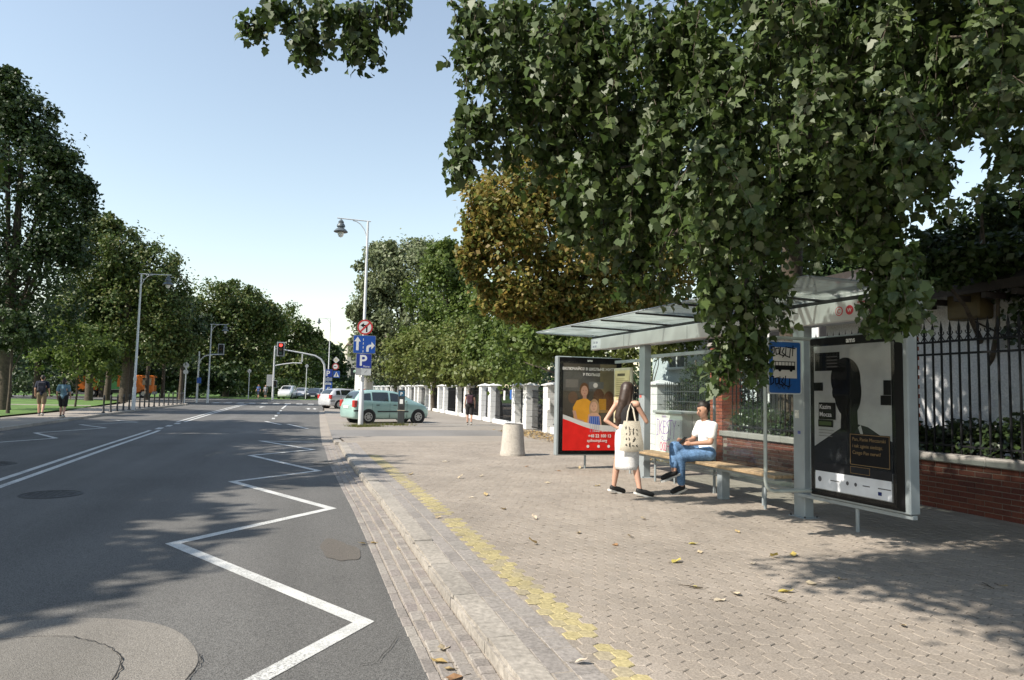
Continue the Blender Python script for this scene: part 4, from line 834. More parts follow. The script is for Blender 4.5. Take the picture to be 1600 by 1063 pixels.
# bollards
ORD = ['first', 'second', 'third', 'fourth', 'fifth', 'sixth', 'seventh', 'eighth', 'ninth', 'tenth', 'eleventh', 'twelfth', 'thirteenth', 'fourteenth', 'fifteenth', 'sixteenth', 'seventeenth', 'eighteenth', 'nineteenth', 'twentieth']
mb = MB(); mb.lathe([(.075, 0), (.075, .04), (.055, .06), (.05, .25), (.042, .27), (.042, .72), (.055, .74), (.055, .78), (.035, .81), (.045, .85), (.02, .9)], 12); me_bol = mb.mesh('shaft', M_dark, True)
mb = MB(); mb.lathe([(.095, -.01), (.095, .02), (.06, .03)], 12); me_bb = mb.mesh('base', M_dark)
for k in range(20):
    y = 39.3 + 1.32 * k; t = thing('bollard', '%s black bollard in the row, counted from the near end' % ORD[k], 'bollard', (lx(y) - .0 + .22 - .5, y, .1), 0, 'black bollards along the left kerb')
    link('shaft', me_bol, t); link('base', me_bb, t)
# ------------------------------------------------------------------ vehicles
M_cglass = pm('car_glass', (.02, .026, .028), .06, .3, 2, spec=.8, coat=.5)
M_tyre = pm('tyre', (.015, .015, .015), .85); M_rim = pm('rim', (.42, .43, .43), .35, .1, metal=.6); M_trim = pm('car_trim', (.022, .022, .024), .6); M_tail = pm('tail_lamp', (.42, .02, .02), .25, .15, 9, coat=.6); M_head = pm('head_lamp', (.7, .72, .74), .15, .1, coat=.7)
HATCH = [(-.5, .34, .62, .66, .80, .70), (-.492, .26, .80, .84, .90, .78), (-.475, .22, .93, .98, .97, .80), (-.455, .20, .96, 1.12, .99, .80), (-.415, .19, .97, 1.33, 1, .79), (-.36, .19, .975, 1.44, 1, .78), (-.25, .19, .97, 1.475, 1, .77), (-.1, .19, .955, 1.48, 1, .765), (.02, .19, .94, 1.455, 1, .76), (.12, .19, .93, 1.36, 1, .76), (.24, .19, .92, 1.13, 1, .80), (.315, .20, .91, .985, .99, .84), (.40, .22, .83, .89, .97, .82), (.455, .24, .73, .79, .92, .78), (.488, .28, .62, .66, .84, .7), (.5, .33, .52, .55, .74, .62)]
def car(label, loc, phi, L, W, H, paint, prof=HATCH, cat='car', name='parked_car', detail=True):
    t = thing(name, label, cat, loc, phi); hz = H / 1.48; hw = W / 2
    def ring(x):
        xs = [p[0] for p in prof]; g = [float(np.interp(x, xs, [p[i] for p in prof])) for i in range(1, 6)]
        zb, be, ro, w_, wr = g[0], g[1] * hz, g[2] * hz, g[3] * hw, g[4] * hw
        return [(0, zb), (w_ * .86, zb), (w_ * .97, zb + .09), (w_, zb + .28 * (be - zb) + .08), (w_, be - .12), (w_ * .965, be), (wr + .012, ro - .06 * min(1, (ro - be) / .3)), (wr * .84, ro - .008), (0, ro + .012)]
    mb = MB(); vs = []; fs = []; sts = []
    for a, b in zip(prof[:-1], prof[1:]): sts += [a[0], (a[0] + b[0]) / 2]
    sts.append(prof[-1][0]); n = 9
    for x in sts:
        rg = ring(x); full = rg + [(-q[0], q[1]) for q in rg[-2:0:-1]]
        vs += [(x * L, q[0], q[1]) for q in full]
    m_ = 16
    for i in range(len(sts) - 1):
        for k in range(m_): fs.append((i * m_ + k, i * m_ + (k + 1) % m_, (i + 1) * m_ + (k + 1) % m_, (i + 1) * m_ + k))
    fs += [tuple(range(m_))[::-1], tuple(range((len(sts) - 1) * m_, len(sts) * m_))]
    mb.add(vs, [f[::-1] for f in fs]); smooth_angle(mb.build('body', paint, t), 50)
    def panel(nm, x0, x1, lo, hi, m, sides=(-1, 1), n_=6, out=.006):
        for s in sides:
            mb = MB(); vs = []
            for k in range(n_ + 1):
                x = x0 + (x1 - x0) * k / n_; rg = ring(x); a, b = Vector((rg[5][0], rg[5][1])), Vector((rg[6][0], rg[6][1]))
                for f in (lo, hi): q = a.lerp(b, f); vs.append((x * L, s * (q.x + out), q.y + .001))
            mb.add(vs, [(2 * i, 2 * i + 2, 2 * i + 3, 2 * i + 1) if s < 0 else (2 * i + 1, 2 * i + 3, 2 * i + 2, 2 * i) for i in range(n_)]); mb.build(nm, m, t)
    panel('side_window', -.375, -.285, .12, .86, M_cglass, n_=3); panel('side_window', -.265, -.06, .08, .92, M_cglass); panel('side_window', -.035, .15, .08, .9, M_cglass)
    def screen(nm, xa, xb, m):
        mb = MB(); vs = []
        for x in np.linspace(xa, xb, 5):
            rg = ring(x); dxn = .012 if xa > 0 else -.012
            for f in (-.94, -.4, 0, .4, .94): vs.append((x * L + dxn, f * rg[7][0], (rg[7][1] if abs(f) > .5 else rg[8][1]) + .012))
        mb.add(vs, [(5 * i + j, 5 * i + j + 1, 5 * i + 6 + j, 5 * i + 5 + j) for i in range(4) for j in range(4)]); mb.build(nm, m, t)
    screen('rear_window', -.462, -.385, M_cglass); screen('windscreen', .105, .29, M_cglass)
    rr = .30 * hz; wx = (.335 * L, -.315 * L)
    for x in wx:
        for s in (-1, 1):
            mb = MB(); mb.tube([(x, s * (hw - .2), rr), (x, s * (hw + .004), rr)], rr * 1.17, 20); mb.build('wheel_arch', M_trim, t)
            mb = MB(); yo = s * (hw + .012); mb.tube([(x, s * (hw - .17), rr), (x, yo - s * .03, rr), (x, yo, rr)], [rr, rr, rr * .93], 22); wh = mb.build('wheel', M_tyre, t)
            mb = MB(); mb.tube([(x, yo, rr), (x, yo + s * .006, rr)], rr * .64, 18); rm = mb.build('rim', M_rim, wh)
            if detail:
                mb = MB()
                for k in range(7): a = 2 * math.pi * k / 7; mb.tube([(x + .62 * rr * .64 * math.cos(a), yo + s * .004, rr + .62 * rr * .64 * math.sin(a)), (x + .62 * rr * .64 * math.cos(a), yo + s * .008, rr + .62 * rr * .64 * math.sin(a))], rr * .12, 8)
                mb.build('rim_holes', M_trim, wh)
    for s in (-1, 1):
        mb = MB(); mb.box(-.497 * L, -.45 * L, s * hw * .70 if s > 0 else -hw * .985, hw * .985 if s > 0 else -hw * .70, .70 * hz, 1.02 * hz, .03); mb.build('tail_light', M_tail, t)
        mb = MB(); mb.box(.425 * L, .487 * L, s * hw * .55 if s > 0 else -hw * .9, hw * .9 if s > 0 else -hw * .55, .60 * hz, .74 * hz, .03); mb.build('headlight', M_head, t)
        mb = MB(); mb.box(.13 * L, .165 * L, (hw - .0) if s > 0 else -hw - .16, hw + .16 if s > 0 else -hw, .93 * hz, 1.05 * hz, .02); mb.build('mirror', paint, t)
        if detail:
            mb = MB(); mb.box(-.20 * L, .20 * L, hw - .01 if s > 0 else -hw - .014, hw + .014 if s > 0 else -hw + .01, .50 * hz, .56 * hz, .006); mb.build('side_strip', M_trim, t)
            for x in (-.22, .0): mb = MB(); mb.box(x * L, x * L + .16, hw - .02 if s > 0 else -hw - .018, hw + .018 if s > 0 else -hw + .02, .80 * hz, .835 * hz, .006); mb.build('door_handle', M_trim, t)
            for x in (-.045, .18, -.27): mb = MB(); mb.box(x * L, x * L + .008, hw - .02 if s > 0 else -hw - .002, hw + .002 if s > 0 else -hw + .02, .26, .88 * hz); mb.build('door_gap', M_trim, t)
            mb = MB(); mb.box(-.49 * L, -.40 * L, hw * .80 if s > 0 else -hw - .006, hw + .006 if s > 0 else -hw * .80, .53 * hz, .60 * hz, .01); mb.build('bumper_strip', M_trim, t)
    mb = MB(); mb.box(-.502 * L - .012, -.49 * L, -.26, .26, .66 * hz, .78 * hz, .005); pl_ = mb.build('number_plate', M_sw, t)
    mb = MB(); mb.box(.49 * L, .503 * L, -.26, .26, .36 * hz, .46 * hz, .005); mb.build('number_plate', M_sw, t)
    mb = MB(); mb.box(.488 * L, .498 * L, -.45, .45, .50 * hz, .56 * hz, .005); mb.build('grille', M_trim, t)
    return t
def paint(nm, c, metal=.35): return pm(nm, c, .3, .04, 2, metal=metal * .6, coat=.6)
car('teal green small hatchback parked behind the parking meter', (3.38, 33.0, .052), R_(20), 3.85, 1.68, 1.5, paint('paint_teal', (.34, .51, .475)))
car('silver hatchback parked beyond the teal car', (2.75, 55.5, .052), R_(32), 4.2, 1.78, 1.5, paint('paint_silver', (.50, .51, .53)))
car('red car mostly hidden behind the teal hatchback', (3.95, 38.6, .052), R_(20), 4.0, 1.7, 1.42, paint('paint_red', (.45, .04, .03)))
for lab, x, y, ph, c, L_, H_ in [('white off-road car facing the crossing in front of dark trees', -2.9, 97, -100, (.6, .61, .62), 4.4, 1.75), ('silver car parked behind the white one near the crossing', -1.2, 101, -100, (.42, .43, .45), 4.2, 1.5), ('dark car between pale cars beyond the crossing', .5, 99, -95, (.02, .022, .028), 4.3, 1.5), ('pale grey car parked left of the distant lamp', 2.0, 101, -95, (.5, .52, .53), 4.2, 1.55),
    ('silver car parked behind the walking couple at the left', -25.6, 92, 10, (.45, .47, .5), 4.4, 1.5), ('white car beside the silver one behind park trees', -22.4, 96, 12, (.55, .56, .58), 4.2, 1.5), ('small dark car right of the pale grey one by the crossing', 3.9, 104, -90, (.07, .08, .09), 4.0, 1.5)]:
    car(lab, (x, y, .03), R_(ph), L_, 1.78, H_, paint('paint_%d' % int(abs(x) * 10), c), detail=False)
tr = thing('refuse_truck', 'orange and green truck standing behind the park trees', 'truck', (-21.0, 88, 0), R_(4))
M_or = pm('truck_orange', (.62, .16, .02), .45, .08, 2); M_gr = pm('truck_green', (.10, .33, .10), .45, .08, 2)
def tbox(nm, m, x0, x1, y0, y1, z0, z1, ch=.05, par=tr): mb = MB(); mb.box(x0, x1, y0, y1, z0, z1, ch); return mb.build(nm, m, par)
cb = tbox('cab', M_or, 2.0, 3.9, -1.1, 1.1, .55, 2.55, .12); tbox('windscreen', M_cglass, 3.86, 3.93, -.95, .95, 1.45, 2.3, .01, cb); tbox('side_window', M_cglass, 2.7, 3.6, -1.13, -1.08, 1.45, 2.25, .01, cb); tbox('bumper', pm('truck_grey', (.3, .31, .32), .5), 3.7, 4.0, -1.1, 1.1, .4, .75, .03, cb)
tbox('body', M_gr, -1.6, 1.2, -1.15, 1.15, .9, 2.6); tbox('side_panel', M_or, .2, 1.15, -1.18, -1.14, 1.2, 2.5, .01); tbox('hopper', M_or, -3.8, -1.65, -1.15, 1.15, .7, 2.35, .15); tbox('chassis', M_dark, -3.4, 3.4, -.8, .8, .5, .85, .02); tbox('tank', pm('truck_tank', (.3, .34, .32), .6), 1.25, 1.95, -1.1, 1.1, .5, 1.9, .05)
for x in (2.9, -1.0, -2.2):
    for s in (-1, 1):
        mb = MB(); mb.tube([(x, s * .8, .48), (x, s * 1.1, .48)], .48, 20); wh = mb.build('wheel', M_tyre, tr); mb = MB(); mb.tube([(x, s * 1.1, .48), (x, s * 1.115, .48)], .27, 16); mb.build('rim', M_rim, wh)
# ------------------------------------------------------------------ people
def skinny(name, caps, mat, parent, vox, extra=None, it=4):
    mb = MB()
    for c in caps:
        if len(c) == 4 and not hasattr(c[1], '__len__'): mb.capsule(*c)
        else: mb.ell(c[0], *c[1])
    o = mb.build(name, mat, parent, True)
    md = o.modifiers.new('join', 'REMESH'); md.mode = 'VOXEL'; md.voxel_size = vox; md.use_smooth_shade = True
    sm = o.modifiers.new('soft', 'SMOOTH'); sm.factor = .5; sm.iterations = it
    return o
V = Vector
def mid(a, b, f=.5): return V(a).lerp(V(b), f)
SKIN = pm('skin', (.50, .29, .21), .55, .06, 12, spec=.4); SKIN2 = pm('skin_tan', (.42, .235, .16), .55, .06, 12, spec=.4)
def body_caps(J, k=1., fem=False, fingers=True):
    """J: joints. k: scale of limb radii. one continuous body from head to feet"""
    c = []; f = .92 if fem else 1.
    hd = V(J['head']); nk = V(J['neck']); fw = V(J['face']).normalized(); up = (hd - nk).normalized()
    c += [(nk - up * .03, .056 * f, hd - up * .03, .052 * f), (hd, (.078, .094, .115)), (hd + fw * .03 - up * .075, .05, hd + fw * .05 - up * .085, .036), (hd + fw * .085 - up * .005, .013, hd + fw * .108 - up * .032, .014)]
    sd = up.cross(fw).normalized()
    for s in (-1, 1): c.append((hd + sd * .078 * s - up * .02, .016, hd + sd * .083 * s + up * .02, .018))
    c += [(J['sl'], .06 * f, J['sr'], .06 * f), (mid(J['sl'], J['sr']), .085 * f, J['chest'], .115 * f), (V(J['chest']) + sd * .05, .105 * f, V(J['chest']) - sd * .05, .105 * f), (J['chest'], .115 * f, J['waist'], .10 * f if fem else .115), (J['waist'], .10 * f if fem else .115, mid(J['hl'], J['hr']), .115), (J['hl'], .105, J['hr'], .105), (nk - up * .02, .055, mid(J['sl'], J['sr']), .08)]
    for s in 'lr':
        c += [(J['s' + s], .056 * f * k, J['e' + s], .042 * f * k), (J['e' + s], .042 * f * k, J['w' + s], .029 * f * k), (J['h' + s], .095 * k, J['k' + s], .062 * k), (J['k' + s], .060 * k, mid(J['k' + s], J['a' + s], .35), .060 * k), (mid(J['k' + s], J['a' + s], .35), .060 * k, J['a' + s], .038 * k), (J['a' + s], .040 * k, J['t' + s], .030)]
        # hand: palm, four unequal bent fingers and a thumb
        wr = V(J['w' + s]); d = V(J['g' + s]).normalized(); sd_ = V(J.get('p' + s, (0, 1, 0))); sd_ = (sd_ - d * sd_.dot(d)).normalized(); nrm = d.cross(sd_)
        c += [(wr, .027 * f, wr + d * .075, .026 * f), (wr + d * .03 + sd_ * .02, .018, wr + d * .08 + sd_ * .025, .016), (wr + d * .03 - sd_ * .02, .018, wr + d * .08 - sd_ * .025, .016)]
        if fingers:
            for i, ln in enumerate((.066, .076, .072, .056)):
                b = wr + d * .085 + sd_ * (.03 - .02 * i); m1 = b + d * ln * .5 + nrm * .008; c += [(b, .0095, m1, .009), (m1, .009, m1 + (d * .75 + nrm * .65).normalized() * ln * .5, .0075)]
            b = wr + d * .025 + sd_ * .03; m1 = b + (d * .6 + sd_ * .8).normalized() * .035; c += [(b, .013, m1, .0105), (m1, .0105, m1 + (d * .95 + sd_ * .2).normalized() * .032, .009)]
    return c
def face_bits(J, parent, hair):
    hd = V(J['head']); fw = V(J['face']).normalized(); up = (hd - V(J['neck'])).normalized(); sd = up.cross(fw).normalized(); up = fw.cross(sd).normalized()
    for s in (-1, 1):
        mb = MB(); mb.ell(hd + fw * .079 + sd * .031 * s + up * .008, .012, .012, .007, 10, 6); mb.build('eye', pm('eye', (.05, .035, .03), .2), parent, True)
        mb = MB(); mb.capsule(hd + fw * .088 + sd * .018 * s + up * .028, .005, hd + fw * .078 + sd * .046 * s + up * .03, .004, 6); mb.build('eyebrow', hair, parent)
    mb = MB(); mb.capsule(hd + fw * .090 - up * .062 + sd * .02, .006, hd + fw * .090 - up * .062 - sd * .02, .006, 8); mb.build('mouth', pm('lips', (.30, .11, .09), .5), parent)
def shoe(parent, a, t, mat, sole, z):
    a, t = V(a), V(t); d = V((t.x - a.x, t.y - a.y, 0)); 
    if d.length < .01: d = V((0, 1, 0))
    o = skinny('shoe', [(a + V((0, 0, -.015)), .047, a + (t - a) * .5, .044), (a + (t - a) * .5, .044, t + (t - a).normalized() * .02, .038), (a - (t - a).normalized() * .025, .042, a, .045)], mat, parent, .012, it=3)
    n = (t - a).normalized(); sdv = n.cross(V((0, 0, 1))).normalized(); upv = sdv.cross(n)
    mb = MB(); prof = [(-.075, .03), (-.05, .04), (.06, .038), (.13, .047), (.19, .04), (.225, .018)]; pts = [(p, q) for p, q in prof] + [(p, -q) for p, q in prof[::-1]]
    L_ = (t - a).length; vs = []
    for zz in (-.062, -.035): vs += [a + n * (p * (L_ + .06) / .22) + sdv * q + upv * zz for p, q in pts]
    m = len(pts); mb.add(vs, [tuple(range(m))[::-1], tuple(range(m, 2 * m))] + [(i, (i + 1) % m, m + (i + 1) % m, m + i) for i in range(m)]); mb.build('sole', sole, o)
    return o
def loft(name, rings, mat, parent, n=24, smooth=True, folds=0, seed=1):
    """rings: (centre, rx, ry, yaw) from top to bottom"""
    mb = MB(); vs = []; rr_ = random.Random(seed); ph = rr_.uniform(0, 6)
    for i, (c, rx, ry, a) in enumerate(rings):
        for k in range(n):
            q = 2 * math.pi * k / n; f = 1 + folds * math.sin(5 * q + ph + i * .35) * i / len(rings); x, y = rx * math.cos(q) * f, ry * math.sin(q) * f
            vs.append((c[0] + x * math.cos(a) - y * math.sin(a), c[1] + x * math.sin(a) + y * math.cos(a), c[2]))
    mb.add(vs, [((i + 1) * n + k, (i + 1) * n + (k + 1) % n, i * n + (k + 1) % n, i * n + k) for i in range(len(rings) - 1) for k in range(n)])
    o = mb.build(name, mat, parent, smooth); return o
# --- woman standing with a tote bag (world-aligned local frame, origin between her feet on the pavement)
ox, oy = 4.60, 9.66
wm = thing('person', 'woman in black top and long white skirt standing beside the shelter', 'person', (ox, oy, .115))
fwd = V((.80, .60, 0)); sdl = V((-.60, .80, 0))           # facing, and her left
Jw = dict(head=(.02, .03, 1.56), neck=(0, .0, 1.42), face=(.8, .55, -.12), sl=tuple(V((-.01, 0, 1.365)) + sdl * .165), sr=tuple(V((-.01, 0, 1.355)) - sdl * .165), chest=(0, 0, 1.22), waist=(-.01, 0, 1.05),
          hl=tuple(V((0, 0, .90)) + sdl * .085), hr=tuple(V((0, 0, .90)) - sdl * .085), kl=(-.10, .12, .48), kr=(.09, -.09, .48), al=(-.135, .17, .085), ar=(.125, -.19, .085), tl=(.02, .19, .04), tr=(.285, -.215, .04))
Jw['el'] = (-.30, .12, 1.10); Jw['wl'] = (-.16, .02, 1.00); Jw['er'] = (.24, -.16, 1.10); Jw['wr'] = (.33, .06, 1.12); Jw['gl'] = (.8, -.4, -.2); Jw['gr'] = (.3, .9, .25); Jw['pr'] = (0, 0, 1)
skinny('body', body_caps(Jw, .84, True), SKIN, wm, .0085, it=3)
HAIR = pm('hair_brown', (.035, .018, .011), .5, .4, 30, spec=.6)
hd = V(Jw['head'])
skinny('hair', [(hd - fwd * .02 + V((0, 0, .02)), (.108, .112, .122)), (hd - fwd * .045, .095, hd - fwd * .08 + sdl * .02 - V((0, 0, .16)), .092), (hd - fwd * .08 + sdl * .02 - V((0, 0, .16)), .088, hd - fwd * .13 + sdl * .09 - V((0, 0, .40)), .06), (hd - sdl * .06 - fwd * .05 - V((0, 0, .02)), .05, hd - sdl * .07 - fwd * .09 - V((0, 0, .24)), .03), (hd + sdl * .08 - V((0, 0, .05)), .04, hd + sdl * .13 - fwd * .05 - V((0, 0, .38)), .05), (hd + sdl * .13 - fwd * .05 - V((0, 0, .38)), .05, hd + sdl * .14 - fwd * .1 - V((0, 0, .55)), .018), (hd - fwd * .13 + sdl * .07 - V((0, 0, .42)), .055, hd - fwd * .13 + sdl * .09 - V((0, 0, .58)), .02)], HAIR, wm, .012)
face_bits(Jw, wm, HAIR)
BLK = pm('cloth_black', (.014, .013, .014), .9, .2, 20)
ya = math.atan2(sdl.y, sdl.x)
loft('top', [((0, 0, 1.345), .15, .085, ya), ((0, 0, 1.28), .16, .12, ya), ((0, 0, 1.2), .155, .135, ya), ((-.005, 0, 1.1), .13, .118, ya), ((-.01, 0, 1.02), .135, .122, ya)], BLK, wm)
for s in (-1, 1): mb = MB(); mb.tube([V((0, 0, 1.30)) + sdl * .1 * s + fwd * .115, V((0, 0, 1.42)) + sdl * .105 * s, V((0, 0, 1.30)) + sdl * .1 * s - fwd * .115], .016, 6); mb.build('strap', BLK, wm)
SKIRT = pm('skirt_white', (.66, .65, .65), .85, .06, 14, bump=.3, fine=60)
loft('skirt', [((-.01, 0, 1.05), .132, .122, ya), ((0, 0, .98), .155, .15, ya), ((0, 0, .88), .185, .17, ya), ((0, 0, .76), .19, .165, ya), ((.0, 0, .60), .185, .155, ya), ((0, .0, .44), .185, .15, ya), ((0, 0, .385), .185, .15, ya), ((0, 0, .385), .175, .14, ya), ((0, 0, .5), .165, .13, ya)], SKIRT, wm, 32, folds=.02)
SH = pm('shoe_black', (.012, .012, .013), .7); SO = pm('sole_white', (.62, .61, .58), .6)
for s in 'lr': shoe(wm, Jw['a' + s], Jw['t' + s], SH, SO, 0)
# tote bag on her right hip / back, towards the camera
tbg = thing('tote_bag', 'cream canvas tote bag with dark printed figures on the woman\'s shoulder', 'bag', (ox - .025, oy - .20, .115 + .66), R_(-18))
CAN = pm('canvas', (.55, .50, .41), .9, .08, 10, bump=.3, fine=120)
mb = MB(); nx, nz = 9, 10; vs = []
for s in (-1, 1):
    for j in range(nz):
        for i in range(nx):
            u = i / (nx - 1) * 2 - 1; v = j / (nz - 1); wv = .135 + .045 * (1 - v) - .015 * (v > .85); th = (.055 * (1 - abs(u) ** 2.2) * (1 - .75 * v) ** .8) * (min(1, v * 5 + .25)) + .004
            vs.append((u * wv + .008 * math.sin(v * 7), s * th, .015 * abs(u) ** 2 * (1 - v) + v * .45))
fs_ = []
for s in (0, 1):
    o = s * nx * nz
    for j in range(nz - 1):
        for i in range(nx - 1): f_ = (o + j * nx + i, o + j * nx + i + 1, o + (j + 1) * nx + i + 1, o + (j + 1) * nx + i); fs_.append(f_ if s == 0 else f_[::-1])
for j in range(nz - 1):
    for e in (0, nx - 1): fs_.append((j * nx + e, (j + 1) * nx + e, nx * nz + (j + 1) * nx + e, nx * nz + j * nx + e))
for i in range(nx - 1): fs_.append((i, i + 1, nx * nz + i + 1, nx * nz + i))
mb.add(vs, fs_); smooth_angle(mb.build('bag_body', CAN, tbg), 60)
for s in (-1, 1): mb = MB(); mb.tube([(-.07, s * .012, .44), (-.05, s * .014 + .03, .58), (-.01, .075, .695), (.03, s * .02 + .05, .62), (.06, s * .012, .44)], .011, 6); mb.build('strap', CAN, tbg)
rr_ = random.Random(4)
for row in range(4):
    for c in range(4):
        u = -.085 + c * .05 + rr_.gauss(0, .006); z = .10 + row * .08 + rr_.gauss(0, .006); v = z / .45; wv = .135 + .045 * (1 - v); th = .055 * (1 - abs(u / wv) ** 2.2) * (1 - .75 * v) ** .8
        ln = [[(u + rr_.gauss(0, .010), z + rr_.gauss(0, .016)) for _ in range(5)]]
        strokes('print', ln, .008, BLK, tbg, -th - .008)
# --- seated man (local frame: origin on the pavement under the seat edge, facing -x)
mx, my = 5.83, 9.70
mn = thing('person', 'man in white shirt and blue jeans sitting cross-legged on the bench', 'person', (mx, my, .115), R_(-4))
Jm = dict(head=(.055, -.03, 1.29), neck=(.105, 0, 1.14), face=(-.93, -.18, -.28), sl=(.155, -.19, 1.045), sr=(.13, .19, 1.05), chest=(.155, 0, .92), waist=(.155, 0, .73), hl=(.115, -.10, .615), hr=(.115, .09, .615),
          kl=(-.36, -.10, .565), kr=(-.41, -.02, .715), al=(-.30, -.05, .10), ar=(-.47, -.14, .33), tl=(-.46, -.10, .05), tr=(-.66, -.19, .27), el=(.07, -.255, .80), wl=(-.185, -.13, .765), er=(.03, .23, .81), wr=(-.21, .03, .79), gl=(-.9, .25, .1), gr=(-.85, -.35, .1), pl=(.2, .6, .8), pr=(.2, -.6, .8))
skinny('body', body_caps(Jm, 1.0, False), SKIN2, mn, .0085, it=3)
HD = pm('hair_dark', (.02, .014, .011), .6, .4, 30)
hd = V(Jm['head']); fw = V(Jm['face']).normalized()
skinny('hair', [(hd - fw * .02 + V((.005, 0, .045)), (.102, .096, .10)), (hd - fw * .07 + V((0, 0, -.02)), .062, hd - fw * .065 + V((0, 0, -.07)), .045)], HD, mn, .012); face_bits(Jm, mn, HD)
TSH = pm('tshirt_white', (.74, .74, .73), .9, .05, 10, bump=.4, fine=25)
skinny('t_shirt', [(Jm['sl'], .072, Jm['sr'], .072), (mid(Jm['sl'], Jm['sr']), .10, Jm['chest'], .135), (V(Jm['chest']) + V((0, .06, 0)), .125, V(Jm['chest']) - V((0, .06, 0)), .125), (Jm['chest'], .14, Jm['waist'], .14), (Jm['waist'], .14, (.13, 0, .62), .15), ((.13, -.07, .64), .11, (.13, .07, .64), .11), (Jm['sl'], .072, mid(Jm['sl'], Jm['el'], .62), .066), (Jm['sr'], .072, mid(Jm['sr'], Jm['er'], .62), .066)], TSH, mn, .013, it=3)
JEAN = pm('denim', (.10, .19, .34), .9, .35, 9, bump=.4, fine=40)
skinny('jeans', [(Jm['hl'], .125, Jm['hr'], .125)] + [q for s in 'lr' for q in ((Jm['h' + s], .118, Jm['k' + s], .082), (Jm['k' + s], .082, mid(Jm['k' + s], Jm['a' + s], .4), .076), (mid(Jm['k' + s], Jm['a' + s], .4), .076, mid(Jm['k' + s], Jm['a' + s], .84 if s == 'l' else .74), .062))], JEAN, mn, .013, it=3)
for s in 'lr': shoe(mn, Jm['a' + s], Jm['t' + s], SH, SO, 0)
ph = MB(); ph.box(-.035, .035, -.004, .004, -.07, .07, .003); tag(ph.build('phone', M_black, None, False, (mx - .30, my - .06, .115 + .82), (R_(-50), 0, R_(-80))), 'small black phone held by the seated man', 'phone')
# --- walkers
def walker(label, x, y, z, face, h, shirt, legs, long_legs=False, fem=False, pack=None, stride=.22, hair=HD, vox=.016, sleeves=True):
    t = thing('person', label, 'person', (x, y, z), face); k = h / 1.72          # facing local +y
    J = dict(head=(0, .02, 1.60), neck=(0, 0, 1.45), face=(0, 1, 0), sl=(-.18, 0, 1.40), sr=(.18, 0, 1.40), chest=(0, 0, 1.24), waist=(0, 0, 1.06), hl=(-.085, 0, .92), hr=(.085, 0, .92),
             kl=(-.09, .12 * stride / .22, .50), kr=(.09, -.02, .49), al=(-.09, stride * .6, .085), ar=(.09, -stride, .11), tl=(-.1, stride * .6 + .16, .04), tr=(.1, -stride + .14, .035), el=(-.23, -.08, 1.13), wl=(-.24, .02, .90), er=(.23, .03, 1.13), wr=(.24, .17, .93), gl=(0, .2, -1), gr=(0, .35, -.9))
    J = {a: tuple(c * k for c in b) if a not in ('face', 'gl', 'gr') else b for a, b in J.items()}
    skinny('body', body_caps(J, .88 if fem else 1., fem), SKIN, t, vox if vox < .012 else .011, it=2)
    hd = V(J['head']); skinny('hair', [(hd + V((0, -.03, .03)), (.088, .095, .105)), (hd + V((0, -.06, -.01)), .07, hd + V((0, -.06, -.05 if not fem else -.09)), .05)] + ([(hd + V((0, -.08, .11)), .05, hd + V((0, -.1, .12)), .045)] if fem else []), hair, t, vox); face_bits(J, t, hair)
    sc_ = [(J['sl'], .068, J['sr'], .068), (mid(J['sl'], J['sr']), .1, J['chest'], .132), (J['chest'], .132, J['waist'], .122), (J['waist'], .122, (0, 0, .93 * k), .135), ((-.06, 0, .95 * k), .11, (.06, 0, .95 * k), .11)]
    if sleeves: sc_ += [(J['s' + s], .07, mid(J['s' + s], J['e' + s], .75), .06) for s in 'lr']
    skinny('shirt', sc_, shirt, t, vox, it=3)
    f = .93 if long_legs else 1.0
    skinny('trousers' if long_legs else 'shorts', [(J['hl'], .12, J['hr'], .12)] + [(J['h' + s], .118, J['k' + s] if long_legs else mid(J['h' + s], J['k' + s], .85), .095) for s in 'lr'], legs, t, vox, it=3)
    for s in 'lr': shoe(t, J['a' + s], J['t' + s], SH, SO, 0)
    if pack:
        mb = MB(); mb.box(-.15 * k, .15 * k, -.27 * k, -.13 * k, 1.02 * k, 1.43 * k, .045); b = mb.build('backpack', pack, t); mb = MB(); mb.box(-.1 * k, .1 * k, -.30 * k, -.262 * k, 1.06 * k, 1.22 * k, .015); mb.build('pocket', pack, b)
        for s in (-1, 1): mb = MB(); mb.tube([(s * .1 * k, -.13 * k, 1.4 * k), (s * .11 * k, 0, 1.48 * k), (s * .12 * k, .12 * k, 1.36 * k), (s * .13 * k, .02, 1.1 * k)], .018, 6); mb.build('strap', pack, b)
    return t
walker('woman in black top and shorts with dark backpack walking past the white pillars', 7.05, 31.4, .055, R_(-12), 1.63, BLK, BLK, fem=True, pack=pm('pack_plum', (.05, .018, .03), .8, .3), stride=.16, sleeves=False)
walker('man in dark blue shirt and khaki shorts walking along the left lawn', -11.45, 35.6, .1, R_(8), 1.80, pm('shirt_navy', (.012, .016, .035), .9), pm('khaki', (.17, .13, .08), .9), pack=pm('pack_navy', (.012, .014, .028), .8))
walker('woman in light blue denim shirt and black shorts walking at the left', -10.1, 33.9, .1, R_(4), 1.64, pm('shirt_denim', (.13, .22, .28), .9, .25, 14), BLK, fem=True)
walker('distant person in blue standing by the crossing under dark trees', -6.4, 95, .05, R_(150), 1.75, pm('shirt_blue', (.05, .1, .28), .9), pm('trouser_navy', (.02, .025, .06), .9), True, vox=.03, stride=.08)
walker('distant person in pale clothes beside the blue one at the crossing', -5.6, 96, .05, R_(170), 1.7, pm('shirt_pale', (.3, .3, .34), .9), pm('trouser_grey', (.08, .08, .09), .9), True, fem=True, vox=.03, stride=.08)
